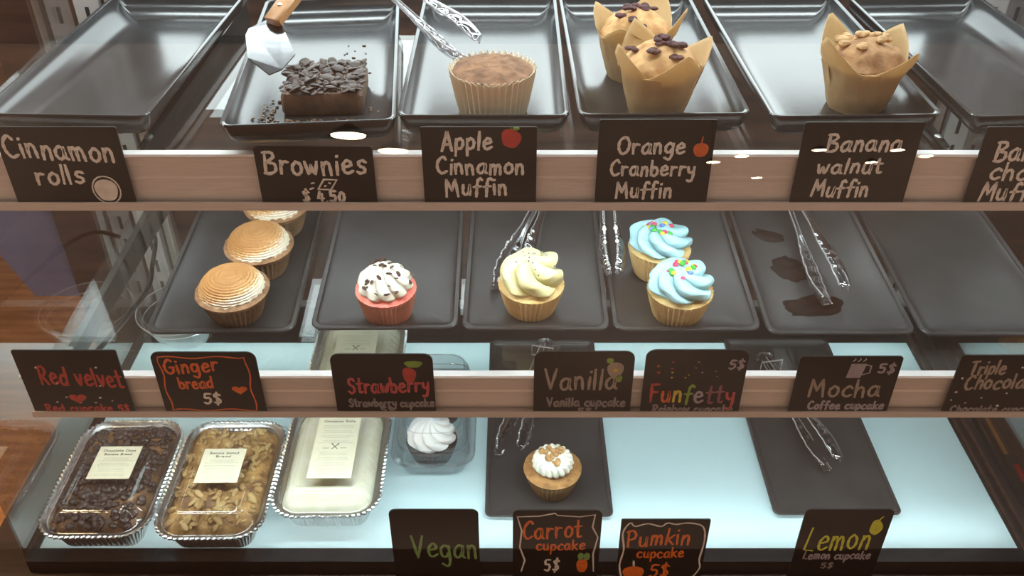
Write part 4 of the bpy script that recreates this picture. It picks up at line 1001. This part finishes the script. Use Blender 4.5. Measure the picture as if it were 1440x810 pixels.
# ================================================================== BEYOND THE CASE
mb = MB(); mb.box(-2.2, -0.70, 0.3, 2.6, -0.80, -0.16)
ct = mb.build('side_counter', 'wood_orange', sharp=20); tag(ct, 'amber wooden counter standing beyond the left side glass', 'counter')
mb = MB(); mb.loft([[(p[0] - .02, p[1], p[2]) for p in rrect(.05, .05, .012, 0)], [(p[0] - .055, p[1], p[2]) for p in rrect(.085, .07, .016, .22)], [(p[0] - .055, p[1], p[2]) for p in rrect(.090, .075, .018, .222)], [(p[0] - .055, p[1], p[2]) for p in rrect(.083, .068, .015, .224)], [(p[0] - .02, p[1], p[2]) for p in rrect(.046, .046, .010, .006)]])
bb = mb.build('blue_stand_in', 'stand_in_blue'); bb.location = (-0.86, 1.49, -0.16); tag(bb, 'blue tapered stand-in for a blue reflection at the left side glass', 'stand-in')  # made-up solid in place of the blue reflection on this side
mb = MB(); mb.box(0.652, 1.4, 0.70, 1.20, -0.098, -0.004); sl = mb.build('side_ledge', 'grey_ledge', sharp=20); tag(sl, 'grey ledge beyond the right side glass', 'ledge')
def strip(label, x, y, w, l, rz, m):
    q = MB(); q.box(-w / 2, w / 2, -l / 2, l / 2, 0, .0008); s_ = q.build('tape_strip', m, sharp=20); s_.location = (x, y, -0.004); s_.rotation_euler = (0, 0, rz); return tag(s_, label, 'tape')
strip('long orange tape strip on the grey ledge', 0.664, 0.915, .0055, .085, R(-2), 'orange_tape')
strip('short red tape strip on the grey ledge', 0.6665, 0.838, .007, .030, R(-2), 'red_tape')
mb = MB(); mb.box(-.10, .10, -.05, .05, 0, .20); wb = mb.build('wooden_box', 'wood_orange', sharp=20); wb.location = (0.86, 1.10, -0.004); wb.rotation_euler = (0, 0, R(25)); tag(wb, 'amber wooden box beyond the right side glass', 'box')

for nm, b_, m_ in (('floor', (-4, 4, -4.2, 3.2, -0.90, -0.80), 'floor_wood'), ('ceiling', (-4, 4, -4.2, 3.2, 2.30, 2.36), 'wood_dark'), ('wall_back', (-4, 4, 3.1, 3.2, -0.80, 2.30), 'wood_wall')):
    mb = MB(); mb.box(*b_); w_ = mb.build(nm, m_, sharp=20); w_['kind'] = 'structure'

# pendant lamps in the room, mirrored in the front glass
lamp0 = None
for (x, y, z, s, lab) in ((-0.80, -3.0, 1.43, 1.0, 'round warm pendant lamp behind the customer'), (-0.62, -3.3, 1.42, .9, 'round warm pendant lamp behind the customer'),
                          (0.98, -3.0, 1.30, .4, 'small warm pendant lamp behind the customer'), (1.12, -3.0, 1.33, .4, 'small warm pendant lamp behind the customer'), (1.30, -3.4, 1.30, .35, 'small warm pendant lamp behind the customer'),
                          (1.50, -3.0, 1.36, .4, 'small warm pendant lamp behind the customer'), (1.75, -3.0, 1.30, .35, 'small warm pendant lamp behind the customer'), (1.88, -3.0, 1.36, .4, 'small warm pendant lamp behind the customer'), (2.02, -3.0, 1.33, .4, 'small warm pendant lamp behind the customer')):
    if lamp0 is None:
        lamp0 = thing('pendant_lamp', lab, 'lamp', (x, y, z), 0, 0, 'pendant lamps over the room')
        q = MB(); q.loft([circ(.02, .06, 24), circ(.07, .03, 24), circ(.10, .0, 24), circ(.095, .0, 24), circ(.065, .027, 24), circ(.018, .055, 24)]); q.build('lamp_shade', 'wood_dark', lamp0)
        q = MB(); q.loft([circ(.085, .004, 24), circ(.088, .012, 24), circ(.05, .022, 24)]); q.build('bulb', 'bulb', lamp0)
        q = MB(); q.tube([(0, 0, .06), (0, 0, .875)], .003, 6); q.build('cord', 'black_plastic', lamp0)
    else:
        c = clone(lamp0, lab, (x, y, z), 0); c.scale = (s, s, s)
clone(lamp0, 'unseen pendant lamp added to brighten the side counter', (-1.05, 0.80, 1.15), 0).scale = (1.2, 1.2, 1.2)  # no such lamp known; added to throw warm light on counter and blue shape
